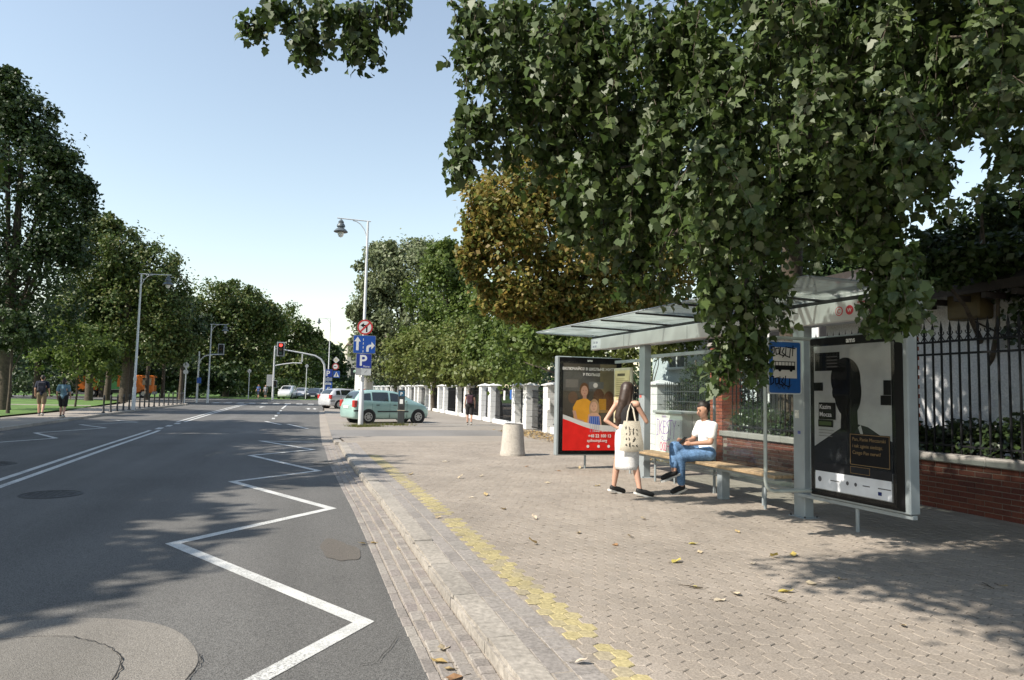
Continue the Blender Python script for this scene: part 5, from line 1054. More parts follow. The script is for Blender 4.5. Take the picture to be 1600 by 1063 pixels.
# ------------------------------------------------------------------ vegetation
def leafmat(n, stops, trans=.3, rough=.5, spec=.4, mode='island'): return rand_mat(n, stops, rough, mode, 0, 0, trans, spec)
LF_POP = leafmat('leaf_poplar', [(.038, .07, .015), (.062, .105, .02), (.05, .084, .024), (.095, .14, .03), (.068, .105, .03), (.14, .17, .09)], .36, .5, .6)
LF_POPO = leafmat('leaf_poplar_single', [(.035, .062, .02), (.06, .09, .03), (.05, .078, .04), (.085, .115, .045), (.15, .17, .09)], .2, .52, .4, 'object')
LF_AUT = leafmat('leaf_autumn', [(.24, .165, .045), (.33, .235, .06), (.20, .19, .05), (.12, .165, .035), (.36, .28, .07), (.15, .20, .045), (.10, .14, .03), (.28, .18, .05), (.32, .28, .07)], .5)
LF_GREY = leafmat('leaf_grey_green', [(.13, .165, .075), (.18, .21, .11), (.15, .185, .075), (.24, .26, .16)], .38)
LF_GRN = leafmat('leaf_green', [(.075, .12, .024), (.115, .165, .034), (.095, .145, .028), (.15, .185, .04)], .4)
LF_OLV = leafmat('leaf_olive', [(.11, .145, .036), (.15, .185, .045), (.13, .155, .038), (.19, .20, .06)], .4)
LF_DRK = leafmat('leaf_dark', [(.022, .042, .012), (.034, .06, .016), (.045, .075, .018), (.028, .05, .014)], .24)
LF_MIX = leafmat('leaf_park', [(.045, .08, .02), (.068, .11, .025), (.10, .138, .03), (.12, .12, .034), (.057, .095, .022)], .32)
LF_SPR = leafmat('needle_blue', [(.045, .075, .065), (.07, .105, .095), (.055, .085, .07)], .1)
LF_HDG = leafmat('leaf_hedge', [(.02, .036, .012), (.032, .055, .016), (.042, .065, .02)], .2, .35, .6)
BARK = pm('bark', (.07, .055, .04), .95, .35, 9, bump=.9, fine=30)
DIA = np.array([(0, 0, 0), (.45, .36, .07), (1, 0, 0), (.45, -.36, .07)])
LOB = np.array([(0, 0, 0), (.06, .2, .07), (.26, .43, .17), (.40, .31, .12), (.60, .37, .12), (.74, .19, .03), (1, 0, -.2), (.74, -.19, .03), (.60, -.37, .12), (.40, -.31, .12), (.26, -.43, .17), (.06, -.2, .07)])
POP = np.array([(0, 0, 0), (.12, .26, .02), (.42, .40, .05), (.72, .25, .03), (1, 0, -.06), (.72, -.25, .03), (.42, -.40, .05), (.12, -.26, .02)])
def unit(a): return a / np.maximum(np.linalg.norm(a, axis=1, keepdims=True), 1e-9)
def leaf_arrays(pts, out, size, rg, hang=0., tmpl=DIA, wo=.7, jit=.6):
    N = len(pts); n = unit(out * wo + rg.normal(size=(N, 3)) * jit + np.array([0, 0, .35])); t = rg.normal(size=(N, 3)); t[:, 2] -= hang
    t = unit(t - n * (t * n).sum(1, keepdims=True)); b = np.cross(n, t); s = (size * rg.uniform(.5, 1.35, N))[:, None, None]
    V_ = pts[:, None, :] + s * (tmpl[None, :, 0:1] * t[:, None, :] + tmpl[None, :, 1:2] * b[:, None, :] + tmpl[None, :, 2:3] * n[:, None, :])
    return V_, n, t, b, s[:, 0, 0]
def blob_points(blobs, per, rg, clump=34, tight=.16):
    """leaves gathered in clumps spread through ellipsoids; returns points and outward directions"""
    PTS, OUT = [], []
    for (c, r3) in blobs:
        c = np.array(c); r3 = np.array(r3); nc = max(4, int(per / clump)); d = unit(rg.normal(size=(nc, 3))); rad = .35 + .78 * rg.random(nc) ** .65
        cc = d * rad[:, None]; k = rg.integers(0, nc, per); p = cc[k] + rg.normal(size=(per, 3)) * tight; PTS.append(c + p * r3); OUT.append(unit(p * .6 + d[k] * .4))
    return np.concatenate(PTS), np.concatenate(OUT)
def wood(base, tops, r0, seed, h1=None):
    q = random.Random(seed); mb = MB(); base = Vector(base); cz = sum(t[2] for t in tops) / len(tops); cx = sum(t[0] for t in tops) / len(tops); cy = sum(t[1] for t in tops) / len(tops)
    fork = Vector((base.x + (cx - base.x) * .35, base.y + (cy - base.y) * .35, base.z + (h1 if h1 else (cz - base.z) * .55))); crown = Vector((cx, cy, cz + (cz - fork.z) * .4))
    mb.tube([base + V((0, 0, -.15)), base + V((0, 0, .25)), base.lerp(fork, .5) + V((q.gauss(0, .06), q.gauss(0, .06), 0)), fork, fork.lerp(crown, .55), crown], [r0 * 1.35, r0 * 1.05, r0 * .9, r0 * .75, r0 * .45, r0 * .1], 10)
    for t in tops:
        t = Vector(t); s = base.lerp(fork, q.uniform(.75, 1)) if q.random() < .5 else fork.lerp(crown, q.uniform(0, .6)); m = s.lerp(t, .5) + V((q.gauss(0, .1), q.gauss(0, .1), abs(q.gauss(0, .12)) * (t - s).length * .5))
        mb.tube([s, m, t], [r0 * .36, r0 * .22, r0 * .06], 6)
    return mb
def tree(label, base, blobs, per, leaf, lm, r0, seed, name='tree', hang=0., tmpl=DIA, limbs=14, h1=None, cat='tree', tight=.17, clump=36):
    rg = np.random.default_rng(seed); t = thing(name, label, cat, base)
    tops = [tuple(np.array(b[0]) - np.array(base)) for b in blobs]; random.Random(seed).shuffle(tops)
    smooth_angle(wood((0, 0, 0), tops[:limbs], r0, seed, h1).build('trunk', BARK, t), 60)
    sat = []
    for (c, r3) in blobs:                                # ragged tufts standing out of the main masses
        for _ in range(9):
            d = unit(rg.normal(size=(1, 3)))[0]; d[2] = d[2] * .8 + .15; sat.append((tuple(np.array(c) + d * np.array(r3) * rg.uniform(.85, 1.28)), tuple(np.array(r3) * rg.uniform(.16, .34))))
    p, o = blob_points(blobs, int(per * .62), rg, clump, tight); pq, oq = blob_points(sat, max(20, int(per * .05)), rg, 16, .3); p = np.concatenate([p, pq]); o = np.concatenate([o, oq]); p = p - np.array(base)
    Va = leaf_arrays(p, o, leaf, rg, hang, tmpl)[0]
    link('crown', np_mesh('crown', Va, 4, lm), t); return t
def puffs(c, rx, rz, nb, seed, sub=(.30, .46), low=-.75):
    """lumpy crown made of sub-ellipsoids around an overall ellipsoid"""
    q = random.Random(seed); out = []
    while len(out) < nb:
        d = V((q.gauss(0, 1), q.gauss(0, 1), q.gauss(0, 1))).normalized()
        if d.z < low: continue
        f = q.uniform(.45, .82); s = q.uniform(*sub); out.append(((c[0] + d.x * rx * f, c[1] + d.y * rx * f, c[2] + d.z * rz * f), (rx * s, rx * s, min(rx, rz) * s * .85)))
    out += [(tuple(c), (rx * .45, rx * .45, rz * .45))]
    return out
def pxb(lst, deep=.9):
    return [(tuple(P(x, y, d)), (rx / FPX * d, rx / FPX * d * deep, ry / FPX * d)) for x, y, d, rx, ry in lst]
# --- the big overhanging tree above the shelter
NEAR = [(430, 12, 7.6, 50, 22), (500, 15, 7.6, 60, 30), (478, 55, 7.6, 26, 30), (560, 25, 7.6, 42, 30), (566, 66, 7.6, 17, 24), (612, 6, 7.6, 32, 20), (397, 36, 7.6, 22, 9),
    (722, 25, 7.3, 55, 38), (800, 45, 7.2, 85, 58), (748, 92, 7.2, 42, 42), (825, 130, 7.2, 85, 58), (738, 180, 7.2, 34, 22), (722, 240, 7.2, 20, 22), (785, 195, 7.2, 58, 36), (860, 215, 7.2, 70, 55), (900, 55, 7, 95, 70), (930, 145, 7, 90, 70), (930, 270, 7.1, 62, 55),
    (900, 320, 7.5, 32, 45), (968, 340, 7.5, 42, 50), (1005, 420, 7.6, 32, 42), (1020, 310, 7.2, 66, 66), (1020, 195, 7, 88, 78), (1040, 75, 6.8, 108, 80),
    (1120, 150, 6.6, 105, 88), (1150, 260, 6.5, 105, 78), (1085, 360, 6.6, 62, 55), (1180, 365, 6.6, 74, 62), (1125, 440, 6.8, 45, 52), (1150, 500, 7, 46, 52), (1130, 562, 7.1, 28, 26), (1190, 460, 6.9, 40, 40), (1170, 548, 7.1, 30, 32),
    (1250, 55, 6.4, 125, 78), (1300, 175, 6.2, 108, 78), (1330, 262, 6.2, 95, 56), (1400, 195, 6, 95, 74), (1445, 255, 6, 50, 38), (1400, 55, 6.2, 125, 78), (1280, 345, 6.6, 74, 44), (1370, 340, 6.3, 56, 54), (1395, 410, 6.2, 48, 48), (1384, 470, 6.2, 28, 28), (1414, 480, 6.1, 26, 24),
    (1550, 55, 5.8, 115, 78), (1572, 150, 5.6, 62, 55), (1594, 235, 5.6, 32, 50), (1495, 120, 6, 62, 50)]
BACK = [(1000, 130, 9.2, 150, 110), (1200, 170, 9.2, 190, 130), (1400, 90, 9.2, 190, 110), (860, 110, 9.0, 100, 85), (1150, 330, 9.4, 120, 80), (1300, 300, 9.2, 110, 60), (980, 280, 9.2, 70, 80), (1560, 110, 9, 110, 90)]
tq = random.Random(11); HIGH = []
for k in range(34):
    HIGH.append(((tq.uniform(4.6, 11.5), tq.uniform(2.0, 9.0), tq.uniform(6.6, 8.8)), (1.15, 1.1, .8)))
for k in range(14): HIGH.append(((tq.uniform(-1.3, 2.2), tq.uniform(1.0, 3.4), tq.uniform(6.0, 7.2)), (.85, .85, .6)))
for k in range(22): HIGH.append(((tq.uniform(4.0, 12.5), tq.uniform(-5.0, 2.2), tq.uniform(5.6, 8.6)), (1.3, 1.3, .9)))  # unseen crown, extended behind the camera to cut sky light
for k in range(6): HIGH.append(((tq.uniform(1.5, 4.2), tq.uniform(2.0, 3.8), tq.uniform(7.6, 9.4)), (1.0, 1.0, .7)))  # unseen clusters, placed to shade the railing and house wall
rg = np.random.default_rng(21)
base = (9.75, 12.6, .1)
TR = thing('overhanging_tree', 'large dark green broadleaf tree whose branches hang over the shelter', 'tree', base)
nb = pxb(NEAR); bb = pxb(BACK, .7)
tops = [tuple(np.array(b[0]) - np.array(base)) for b in nb[8::3] + bb + HIGH[::4]]
mb = MB(); mb.tube([(0, 0, -.2), (0, 0, .3), (-.05, -.1, 2.4), (-.3, -.5, 4.4), (-.9, -1.4, 6.2), (-2, -3, 8)], [.34, .26, .23, .2, .15, .06], 12)
for tpt in tops:
    s_ = V((-.3, -.5, 4.4)).lerp(V((-.9, -1.4, 6.2)), tq.random()); e_ = V(tpt); m1 = s_.lerp(e_, .4) + V((0, 0, .9)); m2 = s_.lerp(e_, .8) + V((0, 0, .45)); mb.tube([s_, m1, m2, e_], [.07, .05, .025, .008], 6)
mb.tube([V(q_) - V(base) for q_ in ((7.75, 9.6, 8.1), (4.2, 7.8, 8.3), (1.6, 7.4, 7.4), (.5, 7.3, 6.5), (-.2, 7.2, 5.9))], [.06, .05, .035, .02, .008], 6)
smooth_angle(mb.build('trunk', BARK, TR), 60)
def strands(blobs, ns, nl, rg):
    """drooping twigs with leaves along them"""
    PTS, OUT, TW = [], [], []
    for (c, r3) in blobs:
        c = np.array(c); r3 = np.array(r3); m = max(12, int(ns * np.clip(r3[0] * r3[2] / .25, .15, 1.6)))
        for _ in range(m):
            d = unit(rg.normal(size=(1, 3)))[0]; s = c + d * r3 * rg.uniform(.2, .95); s[2] = c[2] + abs(d[2]) * r3[2] * .8; L = rg.uniform(.6, 1.7) * r3[2] + .1
            side = rg.normal(size=3) * .3; side[2] = 0; k = max(8, int(nl * L / .55)); f = rg.random(k); curve = s + np.outer(f * L, side) + np.outer(-(f ** 1.3) * L, [0, 0, 1])
            PTS.append(curve + rg.normal(size=(k, 3)) * .045); OUT.append(unit(np.tile(d * [1, 1, .4], (k, 1)) + rg.normal(size=(k, 3)) * .35)); TW.append((s, s + (side * .5 - np.array([0, 0, .41])) * L, s + (side - np.array([0, 0, 1])) * L))
    return np.concatenate(PTS), np.concatenate(OUT), TW
p1, o1, TW = strands(nb, 19, 40, rg); p2, o2 = blob_points(bb, 3800, rg, 40, .17); p3, o3 = blob_points(HIGH, 1500, rg, 24, .25)
Va, n_, t_, b_, s_ = leaf_arrays(p1 - np.array(base), o1, .092, rg, 1.3, LOB, .9, .48)
rel = p1 - np.array([0, 0, CAMH]); dep = rel @ CF; ux, uy = (rel @ CR) / dep, (rel @ CU) / dep
inv = (np.abs(ux) < .73) & (np.abs(uy) < .48); score = np.where(inv, s_ / dep, -1); sel = np.argsort(-score)[:300]; keep = np.ones(len(p1), bool); keep[sel] = False
tag(link('crown', np_mesh('crown', Va[keep], 12, LF_POP), TR), kind='stuff')
Vb = leaf_arrays(p2 - np.array(base), o2, .10, rg, .8, POP, .45)[0]; tag(link('inner_crown', np_mesh('inner_crown', Vb, 8, LF_POP), TR), kind='stuff')
Vc = leaf_arrays(p3 - np.array(base), o3, .14, rg, .6, DIA, .5)[0]; tag(link('upper_crown', np_mesh('upper_crown', Vc, 4, LF_POP), TR), kind='stuff')
mb = MB()
for a_, b2, c_ in TW: mb.tube([V(a_) - V(base), V(b2) - V(base), V(c_) - V(base)], [.006, .004, .0015], 4)
tag(mb.build('twigs', BARK, TR), kind='stuff')
mb = MB(); mb.poly([tuple(q) for q in LOB]); me_leaf = mb.mesh('leaf', LF_POPO)
for i in sel:
    o = link('leaf', me_leaf, TR); o.matrix_local = Matrix(((t_[i][0] * s_[i], b_[i][0] * s_[i], n_[i][0] * s_[i], p1[i][0] - base[0]), (t_[i][1] * s_[i], b_[i][1] * s_[i], n_[i][1] * s_[i], p1[i][1] - base[1]), (t_[i][2] * s_[i], b_[i][2] * s_[i], n_[i][2] * s_[i], p1[i][2] - base[2]), (0, 0, 0, 1)))
# --- trees behind the right-hand fence
def under(lst, i=0, z=.0, dx=0, dy=0): p = P(*lst[i][:3]); return (p[0] + dx, p[1] + dy, z)
def px_tree(label, lst, per, leaf, lm, r0, seed, deep=.9, **kw):
    b = pxb(lst, deep); c = np.mean([np.array(q[0]) for q in b], axis=0); return tree(label, (c[0], c[1], 0), b, per, leaf, lm, r0, seed, **kw)
px_tree('autumn brown leaved tree rising behind the shelter canopy', [(800, 330, 21, 62, 62), (765, 345, 21, 34, 32), (845, 285, 21, 52, 46), (885, 380, 21.5, 88, 80), (800, 410, 21, 62, 60), (940, 330, 22, 75, 75), (905, 455, 22, 75, 48), (985, 420, 22.5, 70, 70), (845, 465, 21.5, 50, 34), (1010, 330, 23, 60, 70), (880, 300, 21.5, 50, 45), (1050, 400, 23, 60, 60), (860, 495, 22, 50, 26), (930, 485, 22, 60, 30), (790, 470, 21.5, 36, 26), (1000, 480, 23, 50, 36), (740, 400, 21, 20, 30)], 4000, .155, LF_AUT, .22, 31)
px_tree('dark green tree behind the gate under the autumn tree', [(840, 540, 20, 40, 22), (900, 540, 20, 40, 16), (900, 520, 25, 60, 34), (960, 515, 25.5, 60, 40), (850, 510, 26, 45, 36), (820, 490, 27, 40, 40), (1010, 500, 25, 50, 40), (1060, 510, 24, 40, 45), (800, 560, 30, 40, 45)], 2200, .17, LF_GRN, .16, 32)
px_tree('tall grey green tree with rounded crown behind the white fence', [(640, 410, 75, 50, 34), (600, 440, 74, 38, 36), (660, 450, 75, 60, 50), (620, 500, 74, 52, 48), (585, 480, 73, 32, 36), (575, 530, 73, 26, 30), (610, 560, 74, 46, 36), (680, 500, 75, 50, 50), (705, 430, 76, 40, 36), (670, 400, 76, 40, 24), (560, 490, 73, 14, 12), (600, 400, 75, 22, 18), (640, 585, 74, 40, 20)], 3400, .36, LF_GREY, .35, 33)
px_tree('yellow green tree in front of the grey green one', [(690, 420, 60, 28, 32), (690, 480, 60, 44, 44), (715, 520, 59, 48, 44), (670, 540, 60, 40, 40), (735, 470, 60, 32, 40), (700, 390, 60, 12, 14)], 3400, .30, LF_GRN, .25, 34)
px_tree('bushy green tree behind the middle fence pillars', [(640, 565, 55, 44, 32), (690, 570, 52, 46, 34), (735, 550, 50, 44, 46), (660, 540, 54, 36, 30)], 3200, .27, LF_OLV, .18, 35)
px_tree('dark green tree right of the bushy one', [(775, 490, 45, 36, 46), (790, 540, 44, 40, 46), (760, 545, 45, 32, 44), (815, 560, 42, 36, 36)], 2800, .24, LF_GRN, .16, 36)
px_tree('low olive green bush behind the fence', [(745, 585, 40, 32, 16), (775, 580, 39, 30, 20), (715, 590, 42, 26, 12)], 1300, .24, LF_OLV, .08, 37, name='bush', cat='bush')
px_tree('leafy shrub beside the garden lamp', [(820, 585, 33, 26, 20), (795, 578, 34, 22, 22)], 900, .2, LF_GRN, .07, 38, name='bush', cat='bush')
px_tree('pale green shrub behind the shelter glass', [(1040, 520, 19, 20, 22), (1030, 540, 19, 22, 24), (975, 560, 19, 18, 22)], 600, .14, LF_OLV, .05, 39, name='bush', cat='bush')
def conifer(label, x, y, h, r0, lm, seed, name='conifer', n=5200, leaf=.16, taper=1.):
    rg = np.random.default_rng(seed); t = thing(name, label, 'tree', (x, y, 0)); mb = MB(); mb.tube([(0, 0, 0), (0, 0, h * .98)], [.11, .02], 8)
    pts = []; out = []
    for k in range(int(h * 7)):
        z = .25 + (h - .4) * k / int(h * 7); L_ = r0 * (1 - (z / h) ** taper) + .05; a = k * 2.4; e = (L_ * math.cos(a), L_ * math.sin(a), z - .12 * L_)
        mb.tube([(0, 0, z), (e[0] * .6, e[1] * .6, z + .02), e], [.02, .013, .004], 4); m = max(8, int(n / (h * 7) * L_ / (r0 * .6))); f = rg.random(m) ** .7
        pts.append(np.outer(f, e) + np.outer(1 - f, (0, 0, z)) + rg.normal(size=(m, 3)) * (.07 + .08 * L_)); out.append(np.tile(unit(np.array([e]))[0], (m, 1)))
    mb.build('trunk', BARK, t); p = np.concatenate(pts); o = np.concatenate(out); link('crown', np_mesh('crown', leaf_arrays(p, o, leaf, rg, .3, DIA * np.array([1, .5, 1]), .5)[0], 4, lm), t)
conifer('blue green spruce left of far poster case', 10.4, 28.5, 4.2, 1.5, LF_SPR, 41, 'spruce_tree'); conifer('small spruce beside the garden path behind the gate', 11.6, 25.0, 3.6, 1.3, LF_SPR, 42, 'spruce_tree')
conifer('pale spruce top showing through the sky gap at right', 20.0, 17.8, 8.6, 2.2, LF_SPR, 43, 'spruce_tree', 7000)
for k, (x, y, h, lab) in enumerate([(9.6, 14.3, 2.75, 'upright dark evergreen shrub nearest the brick pier'), (9.65, 15.2, 2.95, 'tall upright evergreen shrub in the middle behind the bars'), (9.6, 16.1, 2.6, 'upright evergreen shrub behind the white pillar')]):
    conifer(lab, x, y, h, .62, LF_DRK, 50 + k, 'evergreen_shrub', 5000, .10, 2.6)
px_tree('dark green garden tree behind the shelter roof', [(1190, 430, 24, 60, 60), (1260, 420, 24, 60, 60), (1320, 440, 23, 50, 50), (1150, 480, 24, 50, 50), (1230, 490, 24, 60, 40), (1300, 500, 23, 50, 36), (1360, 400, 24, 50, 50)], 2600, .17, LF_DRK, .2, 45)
# dark garden foliage at far right, climber on the house wall
px_tree('dark leafy tree over the roof at the right edge', [(1540, 345, 12.5, 60, 40), (1590, 330, 12.5, 45, 50), (1480, 400, 12.5, 50, 34), (1520, 395, 12.5, 45, 34), (1640, 380, 12.5, 70, 60), (1445, 420, 12.8, 30, 24), (1500, 412, 10.9, 46, 24), (1560, 402, 10.9, 50, 30), (1610, 400, 10.9, 40, 40), (1470, 432, 10.9, 24, 18)], 1500, .12, LF_DRK, .15, 44)
rgc = np.random.default_rng(61); cl_ = thing('climbing_plant', 'dark climbing plant hanging down the white house wall', 'climber', (10.6, 7.3, 0))
p = np.concatenate([np.stack([rgc.normal(-.08, .05, 260), rgc.normal(yc - 7.3, .22, 260), rgc.uniform(zl, 3.5, 260)], 1) for yc, zl in ((8.1, 2.5), (7.6, 2.2), (7.1, 1.9), (6.6, 2.1), (6.2, 2.3), (7.9, 2.9), (5.6, 2.0))])
mb = MB(); 
for yc, zl in ((8.1, 2.5), (7.6, 2.2), (7.1, 1.9), (6.6, 2.1), (6.2, 2.3), (5.6, 2.0)): mb.tube([(-.06, yc - 7.3, zl), (-.05, yc - 7.25, 3.0), (-.06, yc - 7.3, 3.5)], .008, 5)
mb.build('stem', BARK, cl_); link('foliage', np_mesh('foliage', leaf_arrays(p, np.tile(np.array([[-1., 0, 0]]), (len(p), 1)), .09, rgc, .8, POP)[0], 8, LF_HDG), cl_)
# hedge on top of the brick wall
rgh = np.random.default_rng(62); hg = thing('hedge', 'dark glossy hedge growing along the brick wall behind the railing', 'hedge', (9.05, 9.0, .1)); N = 15000
yh = rgh.uniform(-5.6, 4.4, N); top = 1.28 + .12 * np.sin(yh * 2.1) + .07 * np.sin(yh * 5.3 + 1); th = rgh.random(N) ** .6 * math.pi; wv = .34
p = np.stack([-np.cos(th) * wv * rgh.uniform(.75, 1.05, N), yh, .62 + np.sin(th) * (top - .62) * rgh.uniform(.55, 1.05, N)], 1); o = np.stack([-np.cos(th), np.zeros(N), np.sin(th)], 1)
link('foliage', np_mesh('foliage', leaf_arrays(p, o, .075, rgh, .3, POP)[0], 8, LF_HDG), hg); mb = MB()
for k in range(24): y_ = -5.4 + k * .42; mb.tube([(0, y_, 0), (.03, y_ + .05, .7), (-.05, y_, 1.15)], [.02, .014, .005], 5)
mb.build('stems', BARK, hg)
# --- park trees on the left
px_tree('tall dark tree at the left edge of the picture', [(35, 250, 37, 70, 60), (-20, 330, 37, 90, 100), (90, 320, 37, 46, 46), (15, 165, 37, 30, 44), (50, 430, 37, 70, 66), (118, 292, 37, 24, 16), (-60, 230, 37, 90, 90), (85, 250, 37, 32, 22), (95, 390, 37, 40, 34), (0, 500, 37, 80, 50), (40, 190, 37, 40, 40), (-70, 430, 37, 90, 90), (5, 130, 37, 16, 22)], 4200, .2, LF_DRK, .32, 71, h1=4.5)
px_tree('broad green tree behind the left street lamp', [(165, 385, 57, 48, 34), (205, 410, 57, 52, 44), (240, 440, 57, 42, 40), (150, 430, 57, 50, 50), (200, 480, 57, 66, 56), (262, 490, 57, 34, 40), (130, 500, 57, 46, 44), (250, 535, 57, 44, 36), (280, 530, 58, 24, 34), (180, 530, 57, 56, 34), (160, 355, 57, 22, 16)], 4400, .26, LF_MIX, .34, 72, h1=5)
px_tree('large mottled green tree left of the crossing', [(340, 470, 98, 42, 28), (380, 480, 98, 38, 28), (310, 500, 97, 36, 36), (350, 520, 98, 52, 42), (400, 515, 99, 40, 36), (330, 565, 97, 46, 36), (385, 570, 98, 44, 36), (300, 560, 97, 24, 40), (420, 505, 100, 22, 24)], 3600, .42, LF_MIX, .42, 73, h1=6)
px_tree('dark green tree behind the traffic light', [(440, 510, 122, 34, 26), (425, 550, 122, 34, 36), (465, 545, 123, 36, 36), (450, 580, 122, 44, 26), (480, 525, 124, 16, 16), (400, 590, 121, 40, 20)], 2800, .5, LF_MIX, .45, 74, h1=6)
px_tree('dark green tree at the end of the road', [(490, 560, 138, 28, 30), (515, 575, 138, 22, 28), (500, 590, 137, 36, 20), (530, 592, 139, 16, 18), (475, 590, 137, 28, 20), (508, 548, 138, 14, 14)], 1500, .75, LF_DRK, .45, 75, h1=6)
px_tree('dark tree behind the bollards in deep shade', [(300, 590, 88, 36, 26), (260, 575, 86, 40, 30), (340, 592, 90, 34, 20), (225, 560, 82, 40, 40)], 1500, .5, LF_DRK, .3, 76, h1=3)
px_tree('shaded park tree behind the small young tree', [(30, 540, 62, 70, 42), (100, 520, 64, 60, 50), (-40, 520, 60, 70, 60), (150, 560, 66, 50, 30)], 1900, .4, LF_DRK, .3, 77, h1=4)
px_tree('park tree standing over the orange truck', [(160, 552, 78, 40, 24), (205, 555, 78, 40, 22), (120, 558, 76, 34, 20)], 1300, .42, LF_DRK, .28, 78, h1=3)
px_tree('small bright young tree behind the walking couple', [(100, 530, 43, 40, 26), (140, 545, 43, 36, 30), (80, 560, 43, 30, 26), (118, 575, 43, 46, 24), (155, 575, 43, 24, 22), (105, 508, 43, 18, 12), (165, 550, 43, 16, 8)], 700, .22, LF_GRN, .06, 79, name='young_tree', h1=1.6)
for k, (px, py, lab) in enumerate([(12, 646, 'slim dark trunk of a young tree at the left edge')]):
    g = G(px, py, .1); b_ = [((g[0] + a, g[1], 3.6 + c), (.8, .8, .6)) for a, c in ((-.5, 0), (.5, .2), (0, .9))]; tree(lab, (g[0], g[1], .1), b_, 700, .2, LF_DRK, .07, 80 + k, 'young_tree', h1=2.2)
px_tree('dense dark shrub mass behind the left lawn', [(20, 600, 70, 60, 18), (80, 602, 74, 40, 14), (-50, 600, 66, 60, 20)], 1500, .3, LF_DRK, .06, 82, name='bush', cat='bush')
px_tree('dark understorey shrub beyond the crossing', [(400, 612, 104, 40, 10), (340, 612, 102, 40, 12), (450, 606, 112, 40, 14)], 1000, .4, LF_DRK, .06, 83, name='bush', cat='bush')
px_tree('dark understorey shrub at the road end by the parked cars', [(500, 606, 118, 34, 14), (540, 604, 125, 24, 14)], 900, .45, LF_DRK, .06, 84, name='bush', cat='bush')
for k, (px, d, r0) in enumerate([(140, 58, .3), (168, 60, .26), (205, 66, .3), (283, 74, .22), (230, 70, .2), (255, 80, .2)]):     # bare trunks standing in the park
    p = P(px, 600, d); b_ = puffs((p[0], p[1], 8.0), 3.2, 3.2, 10, 90 + k); tree('%s of the dark park trunks, counted from the left' % ORD[k], (p[0], p[1], 0), b_, 420, .4, LF_DRK, r0, 90 + k, 'park_tree', h1=5)
# trees beside the road just outside the left of the frame, whose shade crosses the road
for k, (x, y, zc, rx, rz, lab) in enumerate([(-14.7, 4.6, 7.8, 4.0, 4.4, 'nearest'), (-15.0, 11.2, 8.2, 4.6, 4.8, 'second'), (-15.5, 18.6, 8.4, 5.0, 5.0, 'third'), (-15.6, 27.6, 8.4, 4.4, 5.0, 'fourth')]):
    tree('%s broad park tree along the left lawn, shading the road' % lab, (x, y, .1), puffs((x, y, zc), rx, rz, 24, 100 + k), 1700, .34, LF_MIX, .3, 100 + k, 'park_tree', h1=4)
# far woodland closing the view behind the park and beyond the crossing
rgw = np.random.default_rng(88); PW = []
for x0, x1, y0, y1, h, n in ((-150, -14, 128, 150, 11, 26000), (-16, 6, 150, 165, 12, 7000), (10, 90, 150, 170, 12, 9000), (-150, -34, 100, 112, 7, 9000)):
    x = rgw.uniform(x0, x1, n); ht = h * (.75 + .2 * np.sin(x * .31) + .12 * np.sin(x * .83 + 1)); PW.append(np.stack([x, rgw.uniform(y0, y1, n), .3 + ht * rgw.random(n) ** .8], 1))
PW = np.concatenate(PW); tag(link('woodland', np_mesh('woodland', leaf_arrays(PW, np.tile(np.array([[0, -.8, .5]]), (len(PW), 1)), 1.0, rgw)[0], 4, LF_DRK)), 'dark wall of distant woodland behind the park', 'woodland', None, 'stuff')
# --- leaf litter and fallen leaves
LF_FALL = leafmat('leaf_fallen', [(.30, .20, .08), (.40, .28, .12), (.24, .14, .06), (.45, .36, .2), (.35, .22, .07)], .1)
LF_FALLO = leafmat('leaf_fallen_single', [(.50, .42, .30), (.40, .28, .10), (.55, .48, .38), (.28, .15, .07), (.55, .48, .12)], .1, mode='object')
rgl = np.random.default_rng(77); N = 4200
p = np.stack([rgl.uniform(6.9, 8.6, N), 13.8 + 13 * rgl.random(N) ** 1.1, np.full(N, .118)], 1); m = (rgl.random(N) < np.clip((p[:, 0] - 6.7) / 1.2, .05, 1)) & ~((p[:, 0] > 7.75) & (p[:, 1] < 15.2)); p = p[m]; p[:, 2] += rgl.uniform(0, .03, len(p)); p[p[:, 1] > 22.5, 2] -= .045
tag(link('leaf_litter', np_mesh('leaf_litter', leaf_arrays(p, np.tile(np.array([[0, 0, 1.]]), (len(p), 1)), .085, rgl, 0, DIA, 2.)[0], 4, LF_FALL)), 'dry yellow brown leaf litter along the foot of the white fence', 'leaf litter', None, 'stuff')
mb = MB(); q = random.Random(8); cv = [(0, 0, 0), (.015, .018, .008), (.04, .03, .012), (.075, .018, .006), (.095, 0, .02), (.075, -.02, .01), (.04, -.028, .016), (.015, -.016, .004), (.045, 0, .0)]
mb.add(cv, [(8, i, (i + 1) % 8) for i in range(8)]); me_f = mb.mesh('leaf_blade', LF_FALLO); me_st = MB().tube([(-.035, .004, .004), (0, 0, .002)], .0018, 4).mesh('stalk', BARK)
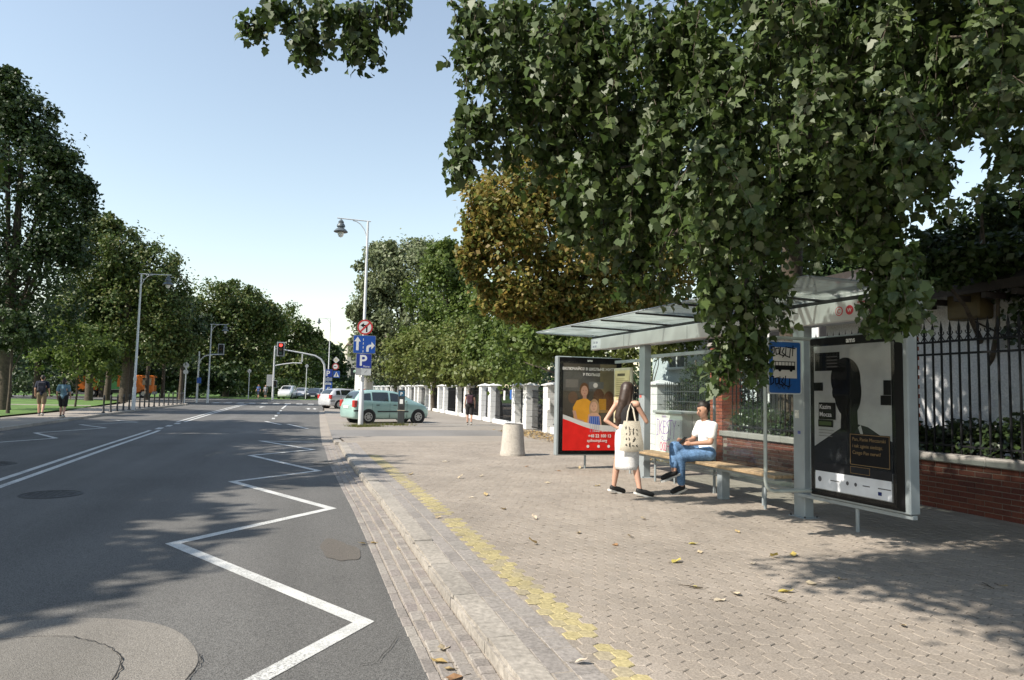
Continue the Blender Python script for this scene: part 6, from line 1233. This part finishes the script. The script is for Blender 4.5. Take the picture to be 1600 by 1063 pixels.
SPOT = [(903, 832), (1213, 935), (1276, 912), (1155, 833), (1080, 917), (1115, 939), (1408, 976), (985, 838), (1050, 880), (1215, 925), (838, 812), (1145, 927), (898, 1036), (1240, 870), (1075, 850), (760, 775), (742, 778), (905, 733), (870, 736), (820, 730), (700, 722), (860, 755), (930, 760), (783, 795), (715, 748), (1180, 880), (1560, 915), (1310, 905), (838, 850), (680, 810), (640, 742), (750, 745), (1010, 812), (1095, 865), (960, 850), (700, 1036), (712, 1046), (725, 1057), (702, 1010), (690, 868), (578, 848), (572, 850), (627, 862), (600, 780), (545, 738), (1205, 870)]
for k, (x, y) in enumerate(SPOT):
    gut = x < 640 and y > 730 or (x < 740 and y > 860); g = G(x, y, .01 if gut else .118); s = q.uniform(.8, 1.35) * (1 if y > 800 else 1.2)
    o = link('fallen_leaf', me_f, None, (g[0], g[1], .012 if gut else .121), (q.gauss(0, .15), q.gauss(0, .15), q.uniform(0, 6.28))); o.scale = (s, s, s)
    tag(o, 'small dry fallen leaf lying in the gutter beside the kerb' if gut else 'small dry fallen leaf lying on the beige pavers', 'leaf', 'leaves fallen in the gutter' if gut else 'leaves fallen on the pavement')
    st_ = link('stalk', me_st, o)
for k, (x, y) in enumerate([(1080, 918), (1213, 937), (1545, 917)]):
    g = G(x, y, .12); mb = MB(); mb.tube([(-.09, 0, .008), (-.03, .012, .012), (.04, -.006, .008), (.1, .01, .01)], [.004, .005, .004, .002], 5); mb.tube([(-.02, .01, .01), (.01, .05, .012)], [.003, .0015], 5)
    tag(mb.build('twig', BARK, None, False, (g[0], g[1], .12), (0, 0, q.uniform(0, 3))), ['small broken twig lying left among the leaves', 'dark broken twig lying in the middle of the pavement', 'broken twig lying in the tree shade at right'][k], 'twig')
# tufts of weeds at the lamp and meter feet
LF_WEED = leafmat('weed', [(.10, .13, .03), (.16, .17, .05), (.20, .17, .06)], .3); p = np.concatenate([np.stack([rgl.normal(cx, sx_, 260), rgl.normal(cy, .18, 260), np.full(260, .05)], 1) for cx, cy, sx_ in ((2.3, 29.5, .35), (3.4, 30.6, .45), (2.0, 29.2, .2))])
Vw = np.stack([p + [-.012, 0, 0], p + [.012, 0, 0], p + np.stack([rgl.normal(0, .04, len(p)), rgl.normal(0, .04, len(p)), rgl.uniform(.05, .16, len(p))], 1)], 1); tag(link('weeds', np_mesh('weeds', Vw, 3, LF_WEED)), 'sparse weeds around lamp post and meter', 'weeds', None, 'stuff')
